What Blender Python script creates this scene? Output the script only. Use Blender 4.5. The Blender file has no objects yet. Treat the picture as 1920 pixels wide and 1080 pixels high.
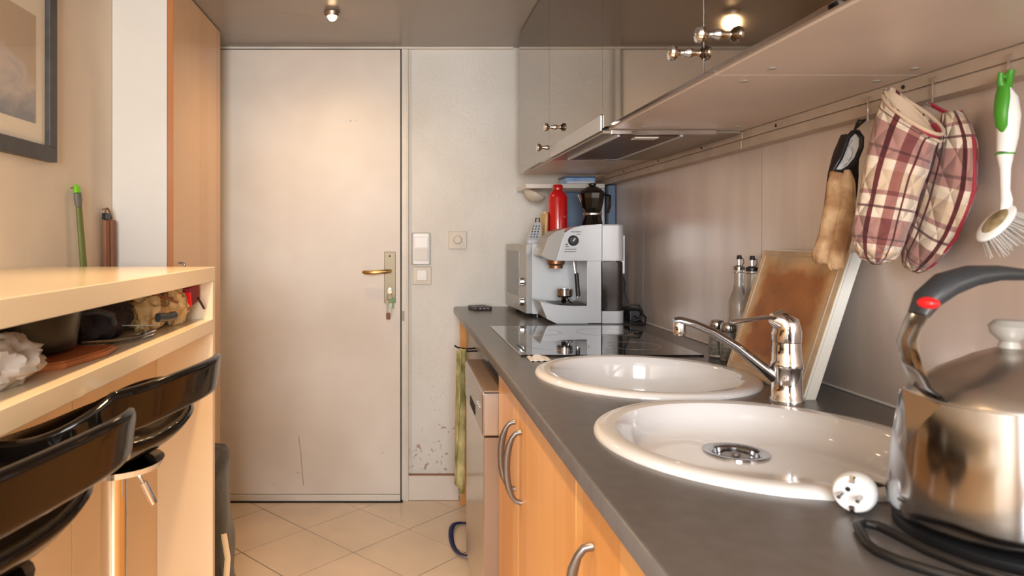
import bpy, bmesh, math, random
from mathutils import Vector, Matrix, noise
random.seed(7)
S = bpy.context.scene
COL = S.collection
# ------------------------------------------------------------------ camera
cam_d = bpy.data.cameras.new('camera'); cam = bpy.data.objects.new('camera', cam_d); COL.objects.link(cam)
cam.location = (0, 0, 1.2); cam.rotation_euler = (math.pi/2, 0, 0)
cam_d.sensor_width = 36; cam_d.lens = 1310*36/1920
cam_d.shift_x = 0.1094; cam_d.shift_y = -0.0479
cam_d.clip_start = 0.02; cam_d.clip_end = 50
cam_d.dof.use_dof = True; cam_d.dof.focus_distance = 1.9; cam_d.dof.aperture_fstop = 7.0
S.camera = cam
# ------------------------------------------------------------------ world + light + exposure
w = bpy.data.worlds.new('world'); S.world = w; w.use_nodes = True
w.node_tree.nodes['Background'].inputs[0].default_value = (0.75, 0.87, 1.0, 1)
w.node_tree.nodes['Background'].inputs[1].default_value = 0.6
S.view_settings.view_transform = 'Standard'; S.view_settings.look = 'None'
S.view_settings.gamma = 1; S.view_settings.exposure = 0.45; S.view_settings.use_curve_mapping = False
def area(name, loc, rot, sx, sy, power, color):
    d = bpy.data.lights.new(name, 'AREA'); d.shape = 'RECTANGLE'; d.size = sx; d.size_y = sy
    d.energy = power; d.color = color
    o = bpy.data.objects.new(name, d); COL.objects.link(o); o.location = loc; o.rotation_euler = rot
    return o
# daylight entering by the window in the wall behind the camera
area('window_daylight', (-.18, -1.50, 1.44), (math.radians(90), 0, math.radians(0)), .86, 1.0, 62, (0.93, 0.97, 1.0))
WARM = (1.0, 0.66, 0.34)
def spot(loc, power, size=150, blend=1, rad=.03):
    d = bpy.data.lights.new('spot_light', 'SPOT'); d.energy = power; d.color = WARM
    d.spot_size = math.radians(size); d.spot_blend = blend; d.shadow_soft_size = rad
    o = bpy.data.objects.new('spot_light', d); COL.objects.link(o); o.location = loc
    return o
LAMPS = [(-.262, 2.70), (-.28, 1.45), (-.28, .40), (-.2, -.9)]
for i, (lx, ly) in enumerate(LAMPS):
    spot((lx, ly, 2.035), [10, 60, 50, 10][i], [165, 86, 90, 120][i])

# ------------------------------------------------------------------ materials
def lin(c):
    return tuple(((v/255)/12.92 if v/255 <= .04045 else ((v/255+.055)/1.055)**2.4) for v in c)
def col4(c): return (*lin(c), 1)
def mat(name, c, rough=.5, metal=0, bump=0, bscale=60, var=0, vscale=8, c2=None, coat=0, trans=0, ior=1.5, emit=None, es=0, spec=.5, stretch=None, sheen=0, detail=3):
    m = bpy.data.materials.new(name); m.use_nodes = True
    nt = m.node_tree; b = nt.nodes['Principled BSDF']
    b.inputs['Base Color'].default_value = col4(c)
    b.inputs['Roughness'].default_value = rough; b.inputs['Metallic'].default_value = metal
    b.inputs['Coat Weight'].default_value = coat; b.inputs['Coat Roughness'].default_value = .05
    b.inputs['Transmission Weight'].default_value = trans; b.inputs['IOR'].default_value = ior
    b.inputs['Specular IOR Level'].default_value = spec
    if sheen: b.inputs['Sheen Weight'].default_value = sheen
    if emit: b.inputs['Emission Color'].default_value = col4(emit); b.inputs['Emission Strength'].default_value = es
    tc = nt.nodes.new('ShaderNodeTexCoord'); src = tc.outputs['Object']
    if stretch:
        mp = nt.nodes.new('ShaderNodeMapping'); mp.inputs['Scale'].default_value = stretch
        nt.links.new(src, mp.inputs[0]); src = mp.outputs[0]
    if var or c2:
        n = nt.nodes.new('ShaderNodeTexNoise'); n.inputs['Scale'].default_value = vscale; n.inputs['Detail'].default_value = detail
        nt.links.new(src, n.inputs['Vector'])
        r = nt.nodes.new('ShaderNodeValToRGB')
        r.color_ramp.elements[0].position = .35; r.color_ramp.elements[1].position = .65
        r.color_ramp.elements[0].color = col4(c)
        r.color_ramp.elements[1].color = col4(c2 if c2 else tuple(max(0, v*(1-var)) for v in c))
        nt.links.new(n.outputs[0], r.inputs[0]); nt.links.new(r.outputs[0], b.inputs['Base Color'])
    if bump:
        n = nt.nodes.new('ShaderNodeTexNoise'); n.inputs['Scale'].default_value = bscale; n.inputs['Detail'].default_value = 4
        nt.links.new(src, n.inputs['Vector'])
        bp = nt.nodes.new('ShaderNodeBump'); bp.inputs['Strength'].default_value = bump; bp.inputs['Distance'].default_value = .004
        nt.links.new(n.outputs[0], bp.inputs['Height']); nt.links.new(bp.outputs[0], b.inputs['Normal'])
    return m
def nd(m, t, **k):
    n = m.node_tree.nodes.new(t)
    for a, v in k.items(): setattr(n, a, v)
    return n

M = {}
M['wall'] = mat('warm_white_paint', (242, 224, 200), .6, bump=.12, bscale=90, var=.05, vscale=3)
M['white_door'] = mat('aged_white_paint', (232, 224, 214), .42, bump=.05, bscale=40, c2=(218, 207, 194), vscale=2.2)
M['trim'] = mat('white_trim_paint', (226, 219, 208), .4, var=.05, vscale=6)
M['ceiling'] = mat('taupe_lacquer_ceiling', (158, 150, 142), .3, bump=.03, bscale=6, var=.04, vscale=2)
M['white_side'] = mat('white_melamine', (232, 228, 220), .4, var=.04, vscale=2)
M['grout'] = mat('dark_grout', (84, 64, 48), .8, var=.2, vscale=20)
M['tile'] = mat('cream_floor_tile', (238, 216, 190), .28, var=.05, vscale=5, bump=.02, bscale=12)
M['worktop'] = mat('slate_grey_laminate', (96, 93, 92), .26, bump=.05, bscale=400, c2=(92, 88, 87), vscale=40)
M['sealant'] = mat('white_sealant', (205, 200, 195), .4)
M['cream'] = mat('cream_lacquer', (236, 216, 184), .16, var=.02, vscale=3)
M['cream_matt'] = mat('cream_panel', (230, 205, 165), .4, var=.05, vscale=3)
M['under'] = mat('taupe_melamine', (224, 208, 196), .33, var=.05, vscale=3, bump=.02, bscale=30)
M['gloss_taupe'] = mat('mirror_gloss_taupe', (158, 146, 134), .045, metal=1, bump=.012, bscale=5)
M['chrome'] = mat('chrome', (225, 225, 228), .08, metal=1)
M['steel'] = mat('polished_steel', (166, 165, 167), .13, metal=1, bump=.01, bscale=20)
M['satin'] = mat('satin_steel', (190, 184, 178), .3, metal=1, stretch=(1, 1, .05), bump=.04, bscale=200)
M['dish'] = mat('brushed_dishwasher_steel', (214, 198, 178), .2, metal=.9, stretch=(1, .05, 1), bump=.02, bscale=200)
M['splash'] = mat('brushed_splashback', (222, 208, 199), .32, metal=.45, c2=(210, 196, 187), vscale=5, stretch=(1, 2.2, .5), bump=.03, bscale=300)
M['batten'] = mat('beige_batten', (196, 178, 160), .42, metal=.2, var=.08, vscale=10)
M['black_gloss'] = mat('black_gloss', (14, 11, 10), .06, coat=.5)
M['brown_gloss'] = mat('smoked_black_acrylic', (16, 12, 9), .09, coat=.12, spec=.32)
M['glass_black'] = mat('black_hob_glass', (10, 10, 11), .03, coat=1)
M['black'] = mat('black_plastic', (22, 22, 24), .4)
M['grip'] = mat('dark_grey_grip', (46, 49, 52), .42)
M['rubber'] = mat('black_rubber', (20, 18, 18), .5)
M['ceramic'] = mat('white_ceramic', (226, 224, 224), .09, coat=.4, var=.02, vscale=4)
M['white_plastic'] = mat('white_plastic', (232, 230, 226), .3, var=.02)
M['aged_plastic'] = mat('aged_white_plastic', (216, 207, 192), .4, var=.03)
M['silver_plastic'] = mat('silver_plastic', (196, 199, 204), .32, metal=.25)
M['silver_grey'] = mat('grey_plastic', (166, 162, 156), .38, metal=.2)
M['micro_white'] = mat('white_enamel', (222, 226, 230), .25)
M['micro_front'] = mat('silver_microwave_front', (178, 178, 176), .28, metal=.3)
M['micro_glass'] = mat('microwave_window', (120, 122, 122), .14, metal=.2)
M['tank'] = mat('smoked_tank', (24, 24, 27), .05, coat=.5)
M['red'] = mat('red_enamel', (196, 14, 20), .2, coat=.6)
M['redbtn'] = mat('red_button', (236, 32, 34), .3)
M['brass'] = mat('bronze_lever', (196, 160, 104), .26, metal=.9)
M['pewter'] = mat('dark_pewter', (128, 124, 122), .3, metal=.8)
M['brown_beige'] = mat('mottled_brown', (170, 150, 116), .6, c2=(110, 94, 60), vscale=60)  # brown-beige with darker mottling
M['copper'] = mat('dull_copper', (150, 110, 84), .35, metal=.8)
M['plate'] = mat('aged_nickel', (132, 120, 98), .42, metal=.6)
M['glass'] = mat('clear_glass', (236, 240, 238), .03, trans=.96, ior=1.45)
M['oil'] = mat('cloudy_liquid', (205, 196, 180), .2, trans=.5)
M['salt'] = mat('grey_seasoning', (176, 164, 150), .7, var=.3, vscale=120)
M['board_white'] = mat('white_board_plastic', (226, 226, 220), .45)
M['green'] = mat('green_plastic', (70, 150, 40), .4)
M['lime'] = mat('lime_plastic', (120, 200, 30), .35)
M['olive'] = mat('olive_grey_handle', (116, 122, 62), .5, var=.1)
M['greyh'] = mat('grey_handle', (112, 108, 98), .5)
M['wood_dark'] = mat('brown_wood', (150, 92, 50), .5, c2=(122, 70, 36), vscale=20, stretch=(1, 1, .15))
M['wood_board'] = mat('orange_wood', (176, 100, 48), .5, c2=(150, 80, 36), vscale=14)
M['black_cloth'] = mat('black_nylon', (30, 26, 22), .6, bump=.5, bscale=30, sheen=.2)
M['bag_edge'] = mat('cream_strap', (215, 190, 150), .6)
M['navy'] = mat('navy_webbing', (24, 34, 92), .5)
M['white_cloth'] = mat('grey_white_cloth', (190, 176, 162), .8, bump=.5, bscale=30, var=.08, vscale=10)
M['cream_cloth'] = mat('cream_cloth', (222, 190, 136), .8, bump=.5, bscale=30, c2=(196, 160, 108), vscale=14)
M['dark_cloth'] = mat('dark_brown_cloth', (44, 34, 34), .85, bump=.3, bscale=200)
M['lining'] = mat('white_lining', (216, 212, 208), .85, bump=.3, bscale=60)
M['beige_lining'] = mat('beige_lining', (206, 178, 150), .85, bump=.3, bscale=60)
M['maroon'] = mat('maroon_binding', (150, 38, 54), .7)
M['quilt'] = mat('cream_quilted_cotton', (214, 180, 138), .85, c2=(158, 116, 78), vscale=22, bump=1.0, bscale=60, detail=6)
M['bright_blue'] = mat('blue_plastic', (134, 176, 236), .2, c2=(170, 204, 246), vscale=30)  # two plain blue tones mottled by noise
M['blue_dim'] = mat('blue_grey_panel', (104, 126, 156), .4, var=.1, vscale=12)
M['orange'] = mat('orange_inner', (206, 138, 66), .5)
M['bulb'] = mat('lit_bulb', (255, 240, 215), .3, emit=(255, 214, 160), es=20)
M['pan'] = mat('black_nonstick', (22, 19, 18), .35)
M['paper_mat'] = mat('passepartout_card', (250, 238, 214), .7)
M['frame'] = mat('charcoal_frame', (62, 60, 60), .45, c2=(74, 72, 72), vscale=30)
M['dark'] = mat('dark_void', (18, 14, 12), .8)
M['ink'] = mat('dark_print', (50, 50, 54), .5)
M['crackd'] = mat('grey_scuff', (168, 146, 126), .6)
M['crack'] = mat('pale_flaked_paint', (176, 168, 158), .5)
M['bristle'] = mat('grey_white_bristle', (206, 200, 194), .6)
M['thread'] = mat('bead_thread', (196, 178, 160), .6)
M['remote'] = mat('dark_grey_remote', (70, 66, 66), .35)
M['brown_stain'] = mat('brown_edge', (150, 106, 78), .6)
M['towel'] = mat('yellow_green_towel', (214, 198, 140), .85, c2=(128, 124, 66), vscale=26, bump=.4, bscale=90, stretch=(1, 1, .5))
M['edge_grey'] = mat('grey_brown_edge', (150, 126, 108), .5)
M['filter'] = mat('brown_grease_filter', (104, 74, 52), .35, metal=.4, c2=(84, 58, 42), vscale=5)
M['hood_plate'] = mat('hood_underside', (150, 138, 122), .32, metal=.5)
M['window_frame'] = mat('window_white', (230, 230, 228), .4)

def pane_mat():
    m = bpy.data.materials.new('picture_glass'); m.use_nodes = True; nt = m.node_tree; nt.nodes.clear()
    o = nd(m, 'ShaderNodeOutputMaterial'); mx = nd(m, 'ShaderNodeMixShader'); lw = nd(m, 'ShaderNodeLayerWeight'); lw.inputs[0].default_value = .5
    pw = nd(m, 'ShaderNodeMath', operation='POWER'); pw.inputs[1].default_value = 5; nt.links.new(lw.outputs['Facing'], pw.inputs[0])
    f = nd(m, 'ShaderNodeMath', operation='MULTIPLY_ADD'); f.inputs[1].default_value = .94; f.inputs[2].default_value = .05; nt.links.new(pw.outputs[0], f.inputs[0])
    t = nd(m, 'ShaderNodeBsdfTransparent'); g_ = nd(m, 'ShaderNodeBsdfGlossy'); g_.inputs['Roughness'].default_value = .02
    nt.links.new(f.outputs[0], mx.inputs[0]); nt.links.new(t.outputs[0], mx.inputs[1]); nt.links.new(g_.outputs[0], mx.inputs[2]); nt.links.new(mx.outputs[0], o.inputs[0])
    return m
M['pane'] = pane_mat()
def plaster():                       # rough trowelled plaster: tiny curls of relief and scuffs low down
    m = mat('trowelled_plaster', (228, 226, 220), .5, c2=(216, 212, 204), vscale=2.5)
    nt = m.node_tree; b = nt.nodes['Principled BSDF']
    tc = nd(m, 'ShaderNodeTexCoord'); n = nd(m, 'ShaderNodeTexNoise'); n.inputs['Scale'].default_value = 26; n.inputs['Detail'].default_value = 5
    n.inputs['Distortion'].default_value = 2.2
    n2 = nd(m, 'ShaderNodeTexNoise'); n2.inputs['Scale'].default_value = 3
    mu = nd(m, 'ShaderNodeMath', operation='MULTIPLY'); bp = nd(m, 'ShaderNodeBump'); bp.inputs['Strength'].default_value = .8; bp.inputs['Distance'].default_value = .006
    nt.links.new(tc.outputs['Object'], n.inputs[0]); nt.links.new(tc.outputs['Object'], n2.inputs[0])
    nt.links.new(n.outputs[0], mu.inputs[0]); nt.links.new(n2.outputs[0], mu.inputs[1])
    nt.links.new(mu.outputs[0], bp.inputs['Height']); nt.links.new(bp.outputs[0], b.inputs['Normal'])
    # brown scuffs and chips, thick on the lowest part of the wall
    k = nd(m, 'ShaderNodeTexNoise'); k.inputs['Scale'].default_value = 30; k.inputs['Detail'].default_value = 3; k.inputs['Distortion'].default_value = 1.5
    nt.links.new(tc.outputs['Object'], k.inputs[0]); sp = nd(m, 'ShaderNodeSeparateXYZ'); nt.links.new(tc.outputs['Object'], sp.inputs[0])
    mr = nd(m, 'ShaderNodeMapRange'); mr.inputs[1].default_value = .95; mr.inputs[2].default_value = .15; mr.inputs[3].default_value = -.16; mr.inputs[4].default_value = .02
    nt.links.new(sp.outputs[2], mr.inputs[0]); ad = nd(m, 'ShaderNodeMath', operation='ADD'); nt.links.new(k.outputs[0], ad.inputs[0]); nt.links.new(mr.outputs[0], ad.inputs[1])
    r = nd(m, 'ShaderNodeValToRGB'); r.color_ramp.elements[0].position = .625; r.color_ramp.elements[0].color = (0, 0, 0, 1); r.color_ramp.elements[1].position = .67; r.color_ramp.elements[1].color = (.75, .75, .75, 1)
    nt.links.new(ad.outputs[0], r.inputs[0]); mx = nd(m, 'ShaderNodeMix', data_type='RGBA'); nt.links.new(r.outputs[0], mx.inputs[0])
    old = b.inputs['Base Color'].links[0].from_socket; nt.links.new(old, mx.inputs[6]); mx.inputs[7].default_value = col4((160, 118, 84)); nt.links.new(mx.outputs[2], b.inputs['Base Color'])
    return m
M['plaster'] = plaster()

def wood(name, ca, cb, lam=.09, axis='Y', rough=.32):   # glued lamellas running upright
    m = mat(name, ca, rough); nt = m.node_tree; b = nt.nodes['Principled BSDF']
    tc = nd(m, 'ShaderNodeTexCoord'); sp = nd(m, 'ShaderNodeSeparateXYZ'); nt.links.new(tc.outputs['Object'], sp.inputs[0])
    dv = nd(m, 'ShaderNodeMath', operation='DIVIDE'); dv.inputs[1].default_value = lam
    nt.links.new(sp.outputs[axis], dv.inputs[0])
    fl = nd(m, 'ShaderNodeMath', operation='FLOOR'); nt.links.new(dv.outputs[0], fl.inputs[0])
    wn = nd(m, 'ShaderNodeTexWhiteNoise', noise_dimensions='1D'); nt.links.new(fl.outputs[0], wn.inputs['W'])
    mp = nd(m, 'ShaderNodeMapping'); mp.inputs['Scale'].default_value = (30, 30, 1.6); nt.links.new(tc.outputs['Object'], mp.inputs[0])
    n = nd(m, 'ShaderNodeTexNoise'); n.inputs['Scale'].default_value = 1.2; n.inputs['Detail'].default_value = 5; nt.links.new(mp.outputs[0], n.inputs[0])
    ad = nd(m, 'ShaderNodeMath', operation='ADD'); nt.links.new(wn.outputs[0], ad.inputs[0]); nt.links.new(n.outputs[0], ad.inputs[1])
    r = nd(m, 'ShaderNodeValToRGB'); r.color_ramp.elements[0].position = .3; r.color_ramp.elements[1].position = 1.4 if False else 1.0
    r.color_ramp.elements[0].color = col4(ca); r.color_ramp.elements[1].color = col4(cb)
    hf = nd(m, 'ShaderNodeMath', operation='MULTIPLY'); hf.inputs[1].default_value = .62
    nt.links.new(ad.outputs[0], hf.inputs[0]); nt.links.new(hf.outputs[0], r.inputs[0]); nt.links.new(r.outputs[0], b.inputs['Base Color'])
    return m
M['birch'] = wood('orange_birch', (238, 184, 116), (222, 158, 88))
M['beech'] = wood('pale_beech_veneer', (240, 200, 156), (228, 180, 132), lam=.12)
M['edge_wood'] = wood('wood_edge', (190, 124, 74), (172, 106, 60), lam=.4)

def plaid():
    m = mat('maroon_plaid_cotton', (220, 190, 166), .85, sheen=.2); nt = m.node_tree; b = nt.nodes['Principled BSDF']
    uv = nd(m, 'ShaderNodeUVMap'); sp = nd(m, 'ShaderNodeSeparateXYZ'); nt.links.new(uv.outputs[0], sp.inputs[0])
    def ramp(sock, k, stops):
        mu = nd(m, 'ShaderNodeMath', operation='MULTIPLY'); mu.inputs[1].default_value = k; nt.links.new(sock, mu.inputs[0])
        fr = nd(m, 'ShaderNodeMath', operation='FRACT'); nt.links.new(mu.outputs[0], fr.inputs[0])
        r = nd(m, 'ShaderNodeValToRGB'); r.color_ramp.interpolation = 'CONSTANT'
        r.color_ramp.elements[0].position = 0; r.color_ramp.elements[0].color = col4(stops[0][1])
        r.color_ramp.elements[1].position = stops[1][0]; r.color_ramp.elements[1].color = col4(stops[1][1])
        for p, c in stops[2:]:
            e = r.color_ramp.elements.new(p); e.color = col4(c)
        nt.links.new(fr.outputs[0], r.inputs[0]); return r.outputs[0]
    cr, ro, ma, li = (214, 192, 168), (164, 112, 108), (104, 38, 42), (232, 220, 206)
    st = [(0, cr), (.20, ro), (.25, li), (.36, ma), (.39, li), (.50, ro), (.76, ma), (.79, ro), (.88, li)]
    a = ramp(sp.outputs[0], 3.0, [(0, li), (.22, ma), (.26, li), (.34, ro), (.52, li), (.70, ma), (.80, li)]); c = ramp(sp.outputs[1], 2.6, st)
    mx = nd(m, 'ShaderNodeMix', data_type='RGBA', blend_type='MULTIPLY'); mx.inputs[0].default_value = .9
    nt.links.new(a, mx.inputs[6]); nt.links.new(c, mx.inputs[7])
    nt.links.new(mx.outputs[2], b.inputs['Base Color'])
    # diagonal quilting seams as relief
    def wave(sgn):
        ad = nd(m, 'ShaderNodeMath', operation='MULTIPLY'); ad.inputs[1].default_value = sgn; nt.links.new(sp.outputs[1], ad.inputs[0])
        s2 = nd(m, 'ShaderNodeMath', operation='ADD'); nt.links.new(sp.outputs[0], s2.inputs[0]); nt.links.new(ad.outputs[0], s2.inputs[1])
        k = nd(m, 'ShaderNodeMath', operation='MULTIPLY'); k.inputs[1].default_value = 22; nt.links.new(s2.outputs[0], k.inputs[0])
        si = nd(m, 'ShaderNodeMath', operation='SINE'); nt.links.new(k.outputs[0], si.inputs[0])
        ab = nd(m, 'ShaderNodeMath', operation='ABSOLUTE'); nt.links.new(si.outputs[0], ab.inputs[0]); return ab.outputs[0]
    mi = nd(m, 'ShaderNodeMath', operation='MINIMUM'); nt.links.new(wave(1), mi.inputs[0]); nt.links.new(wave(-1), mi.inputs[1])
    bp = nd(m, 'ShaderNodeBump'); bp.inputs['Strength'].default_value = .8; bp.inputs['Distance'].default_value = .006
    nt.links.new(mi.outputs[0], bp.inputs['Height']); nt.links.new(bp.outputs[0], b.inputs['Normal'])
    return m
M['plaid'] = plaid()

def stained():        # the chopping board's face: worn brown patch with pale edges (object x,z = across, up)
    m = mat('stained_board_face', (200, 140, 70), .5); nt = m.node_tree; b = nt.nodes['Principled BSDF']
    uv = nd(m, 'ShaderNodeUVMap'); sp = nd(m, 'ShaderNodeSeparateXYZ'); nt.links.new(uv.outputs[0], sp.inputs[0])
    def edge(s):
        a = nd(m, 'ShaderNodeMath', operation='SUBTRACT'); a.inputs[1].default_value = .5; nt.links.new(s, a.inputs[0])
        c = nd(m, 'ShaderNodeMath', operation='ABSOLUTE'); nt.links.new(a.outputs[0], c.inputs[0]); return c.outputs[0]
    mx = nd(m, 'ShaderNodeMath', operation='MAXIMUM'); nt.links.new(edge(sp.outputs[0]), mx.inputs[0]); nt.links.new(edge(sp.outputs[1]), mx.inputs[1])
    n = nd(m, 'ShaderNodeTexNoise'); n.inputs['Scale'].default_value = 5; n.inputs['Detail'].default_value = 6; nt.links.new(uv.outputs[0], n.inputs[0])
    k = nd(m, 'ShaderNodeMath', operation='MULTIPLY'); k.inputs[1].default_value = .22; nt.links.new(n.outputs[0], k.inputs[0])
    ad = nd(m, 'ShaderNodeMath', operation='ADD'); nt.links.new(mx.outputs[0], ad.inputs[0]); nt.links.new(k.outputs[0], ad.inputs[1])
    r = nd(m, 'ShaderNodeValToRGB'); e = r.color_ramp.elements
    e[0].position = .2; e[0].color = col4((160, 98, 44)); e[1].position = .57; e[1].color = col4((212, 188, 158))
    x = e.new(.42); x.color = col4((172, 108, 52)); x = e.new(.5); x.color = col4((208, 166, 118))
    nt.links.new(ad.outputs[0], r.inputs[0])
    n2 = nd(m, 'ShaderNodeTexNoise'); n2.inputs['Scale'].default_value = 3.5; n2.inputs['Detail'].default_value = 8; nt.links.new(uv.outputs[0], n2.inputs[0])
    r2 = nd(m, 'ShaderNodeValToRGB'); r2.color_ramp.elements[0].position = .35; r2.color_ramp.elements[0].color = (.62, .56, .5, 1); r2.color_ramp.elements[1].position = .65; r2.color_ramp.elements[1].color = (1.1, 1.08, 1, 1)
    nt.links.new(n2.outputs[0], r2.inputs[0])
    mm = nd(m, 'ShaderNodeMix', data_type='RGBA', blend_type='MULTIPLY'); mm.inputs[0].default_value = .8
    nt.links.new(r.outputs[0], mm.inputs[6]); nt.links.new(r2.outputs[0], mm.inputs[7]); nt.links.new(mm.outputs[2], b.inputs['Base Color'])
    return m
M['stained'] = stained()

def print_mat():       # an etching: sky wash above, blue-grey boats and water below
    m = mat('harbour_etching', (190, 180, 165), .6); nt = m.node_tree; b = nt.nodes['Principled BSDF']
    uv = nd(m, 'ShaderNodeUVMap'); n = nd(m, 'ShaderNodeTexNoise'); n.inputs['Scale'].default_value = 3.0; n.inputs['Detail'].default_value = 7
    n.inputs['Distortion'].default_value = .5
    sp = nd(m, 'ShaderNodeSeparateXYZ'); nt.links.new(uv.outputs[0], sp.inputs[0]); nt.links.new(uv.outputs[0], n.inputs[0])
    a = nd(m, 'ShaderNodeMath', operation='MULTIPLY'); a.inputs[1].default_value = -.9; nt.links.new(sp.outputs[1], a.inputs[0])
    ad = nd(m, 'ShaderNodeMath', operation='ADD'); nt.links.new(a.outputs[0], ad.inputs[0]); nt.links.new(n.outputs[0], ad.inputs[1])
    r = nd(m, 'ShaderNodeValToRGB'); e = r.color_ramp.elements
    e[0].position = .0; e[0].color = col4((206, 184, 156)); e[1].position = .42; e[1].color = col4((142, 146, 154))
    x = e.new(.15); x.color = col4((216, 204, 190)); x = e.new(.26); x.color = col4((190, 184, 180))
    nt.links.new(ad.outputs[0], r.inputs[0]); nt.links.new(r.outputs[0], b.inputs['Base Color'])
    return m
M['print'] = print_mat()

# ------------------------------------------------------------------ mesh helpers
def V(*a): return Vector(a)
class MB:
    """collects shapes in world coordinates; link() makes them ONE mesh object"""
    def __init__(s): s.bm = bmesh.new()
    def box(s, x0, x1, y0, y1, z0, z1, bev=0, rot=None, seg=2):
        r = bmesh.ops.create_cube(s.bm, size=1); vs = r['verts']
        for v in vs: v.co = V((x0+x1)/2+v.co.x*(x1-x0), (y0+y1)/2+v.co.y*(y1-y0), (z0+z1)/2+v.co.z*(z1-z0))
        if bev:
            es = list({e for v in vs for e in v.link_edges})
            r2 = bmesh.ops.bevel(s.bm, geom=es, offset=bev, segments=seg, affect='EDGES', profile=.5)
            vs = list({v for v in r2['verts']} | {v for v in vs if v.is_valid})
        if rot:
            c = V((x0+x1)/2, (y0+y1)/2, (z0+z1)/2) if len(rot) == 2 else rot[2]
            bmesh.ops.rotate(s.bm, verts=vs, cent=c, matrix=Matrix.Rotation(rot[1], 3, rot[0]))
        return s
    def ring_loft(s, rings, close=True, cap0=True, cap1=True):
        R = [[s.bm.verts.new(p) for p in ring] for ring in rings]
        n = len(rings[0])
        for a, b in zip(R, R[1:]):
            for i in range(n if close else n-1):
                j = (i+1) % n
                try: s.bm.faces.new((a[i], a[j], b[j], b[i]))
                except ValueError: pass
        if cap0 and close: s.bm.faces.new(R[0][::-1])
        if cap1 and close: s.bm.faces.new(R[-1])
        return s
    def lathe(s, c, prof, n=32, axis='Z', cap0=True, cap1=True):
        rings = []
        for r, h in prof:
            ring = []
            for i in range(n):
                a = 2*math.pi*i/n; u, v = r*math.cos(a), r*math.sin(a)
                p = {'Z': (u, v, h), 'X': (h, u, v), 'Y': (u, h, v)}[axis]
                ring.append(V(*c)+V(*p))
            rings.append(ring)
        return s.ring_loft(rings, cap0=cap0, cap1=cap1)
    def cyl(s, p0, p1, r, r1=None, n=20):
        return s.tube([p0, p1], [r, r if r1 is None else r1], n)
    def tube(s, pts, rad, n=10, flat=1.0, up=None, cap=True):
        pts = [V(*p) for p in pts]; m = len(pts)
        if not isinstance(rad, (list, tuple)): rad = [rad]*m
        rings = []; prev = None
        for i, p in enumerate(pts):
            t = (pts[min(i+1, m-1)]-pts[max(i-1, 0)]).normalized()
            if up is not None: a = V(*up).cross(t)
            elif prev is not None: a = prev - t*prev.dot(t)
            else: a = t.cross(V(0, 0, 1)) if abs(t.z) < .9 else t.cross(V(0, 1, 0))
            if a.length < 1e-6: a = t.cross(V(1, 0, 0))
            a.normalize(); prev = a; b = t.cross(a).normalized()
            ra, rb = rad[i] if isinstance(rad[i], (list, tuple)) else (rad[i], rad[i]*flat)
            rings.append([p+a*ra*math.cos(2*math.pi*k/n)+b*rb*math.sin(2*math.pi*k/n) for k in range(n)])
        return s.ring_loft(rings, cap0=cap, cap1=cap)
    def prism(s, outline, d, bev=0):       # outline: 3D points (planar), d: extrusion vector
        a = [s.bm.verts.new(V(*p)) for p in outline]; b = [s.bm.verts.new(V(*p)+V(*d)) for p in outline]
        n = len(a); f1 = s.bm.faces.new(a); f2 = s.bm.faces.new(b[::-1])
        for i in range(n): s.bm.faces.new((a[i], b[i], b[(i+1) % n], a[(i+1) % n]))
        if bev:
            es = list(set(f1.edges) | set(f2.edges))
            bmesh.ops.bevel(s.bm, geom=es, offset=bev, segments=2, affect='EDGES')
        return s
    def grid(s, f, nu, nv, wrap=False):
        uvl = s.bm.loops.layers.uv.verify()
        g = [[s.bm.verts.new(f(u/nu, v/nv)) for u in range(nu+(0 if wrap else 1))] for v in range(nv+1)]
        for v in range(nv):
            for u in range(nu):
                u2 = (u+1) % nu if wrap else u+1
                fa = s.bm.faces.new((g[v][u], g[v][u2], g[v+1][u2], g[v+1][u]))
                for l, (a, b) in zip(fa.loops, ((u, v), (u+1, v), (u+1, v+1), (u, v+1))): l[uvl].uv = (a/nu, b/nv)
        return s
    def ball(s, c, r, sx=1, sy=1, sz=1, n=16, jit=0, sc=20, seed=0):
        r_ = bmesh.ops.create_uvsphere(s.bm, u_segments=n*2 if jit else n, v_segments=n, radius=1)
        for v in r_['verts']:
            d = v.co.copy(); k = 1+jit*noise.noise(d*sc*.1+V(seed, seed*2, 0))+jit*.4*noise.noise(d*sc*.3+V(seed, 3, 1)) if jit else 1
            v.co = V(*c)+V(d.x*r*sx*k, d.y*r*sy*k, d.z*r*sz*k)
        return s
WL = {}
def place(o, parent, loc):
    if parent is not None: o.parent = parent; o.location = (0, 0, 0)
    else: o.location = loc
def mk(name, mb, m, parent=None, loc=None, smooth=False, label=None, solid=0, sub=0):
    bm = mb.bm if isinstance(mb, MB) else mb
    bmesh.ops.recalc_face_normals(bm, faces=bm.faces[:])
    if parent is not None: base = WL[parent.name]
    else:
        if loc is None:
            xs = [v.co for v in bm.verts]
            loc = (sum(p.x for p in xs)/len(xs), sum(p.y for p in xs)/len(xs), min(p.z for p in xs))
        base = V(*loc)
    bmesh.ops.translate(bm, verts=bm.verts[:], vec=-base)
    me = bpy.data.meshes.new(name); bm.to_mesh(me); bm.free()
    if smooth:
        for p in me.polygons: p.use_smooth = True
    me.materials.append(M[m] if isinstance(m, str) else m)
    if smooth:
        try: me.set_sharp_from_angle(angle=math.radians(38))
        except Exception: pass
    o = bpy.data.objects.new(name, me); COL.objects.link(o); place(o, parent, base); WL[o.name] = V(*base)
    if solid:
        md = o.modifiers.new('solid', 'SOLIDIFY'); md.thickness = solid; md.offset = 0
    if sub:
        md = o.modifiers.new('sub', 'SUBSURF'); md.levels = sub; md.render_levels = sub
    if label: o['label'] = label
    return o
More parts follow.
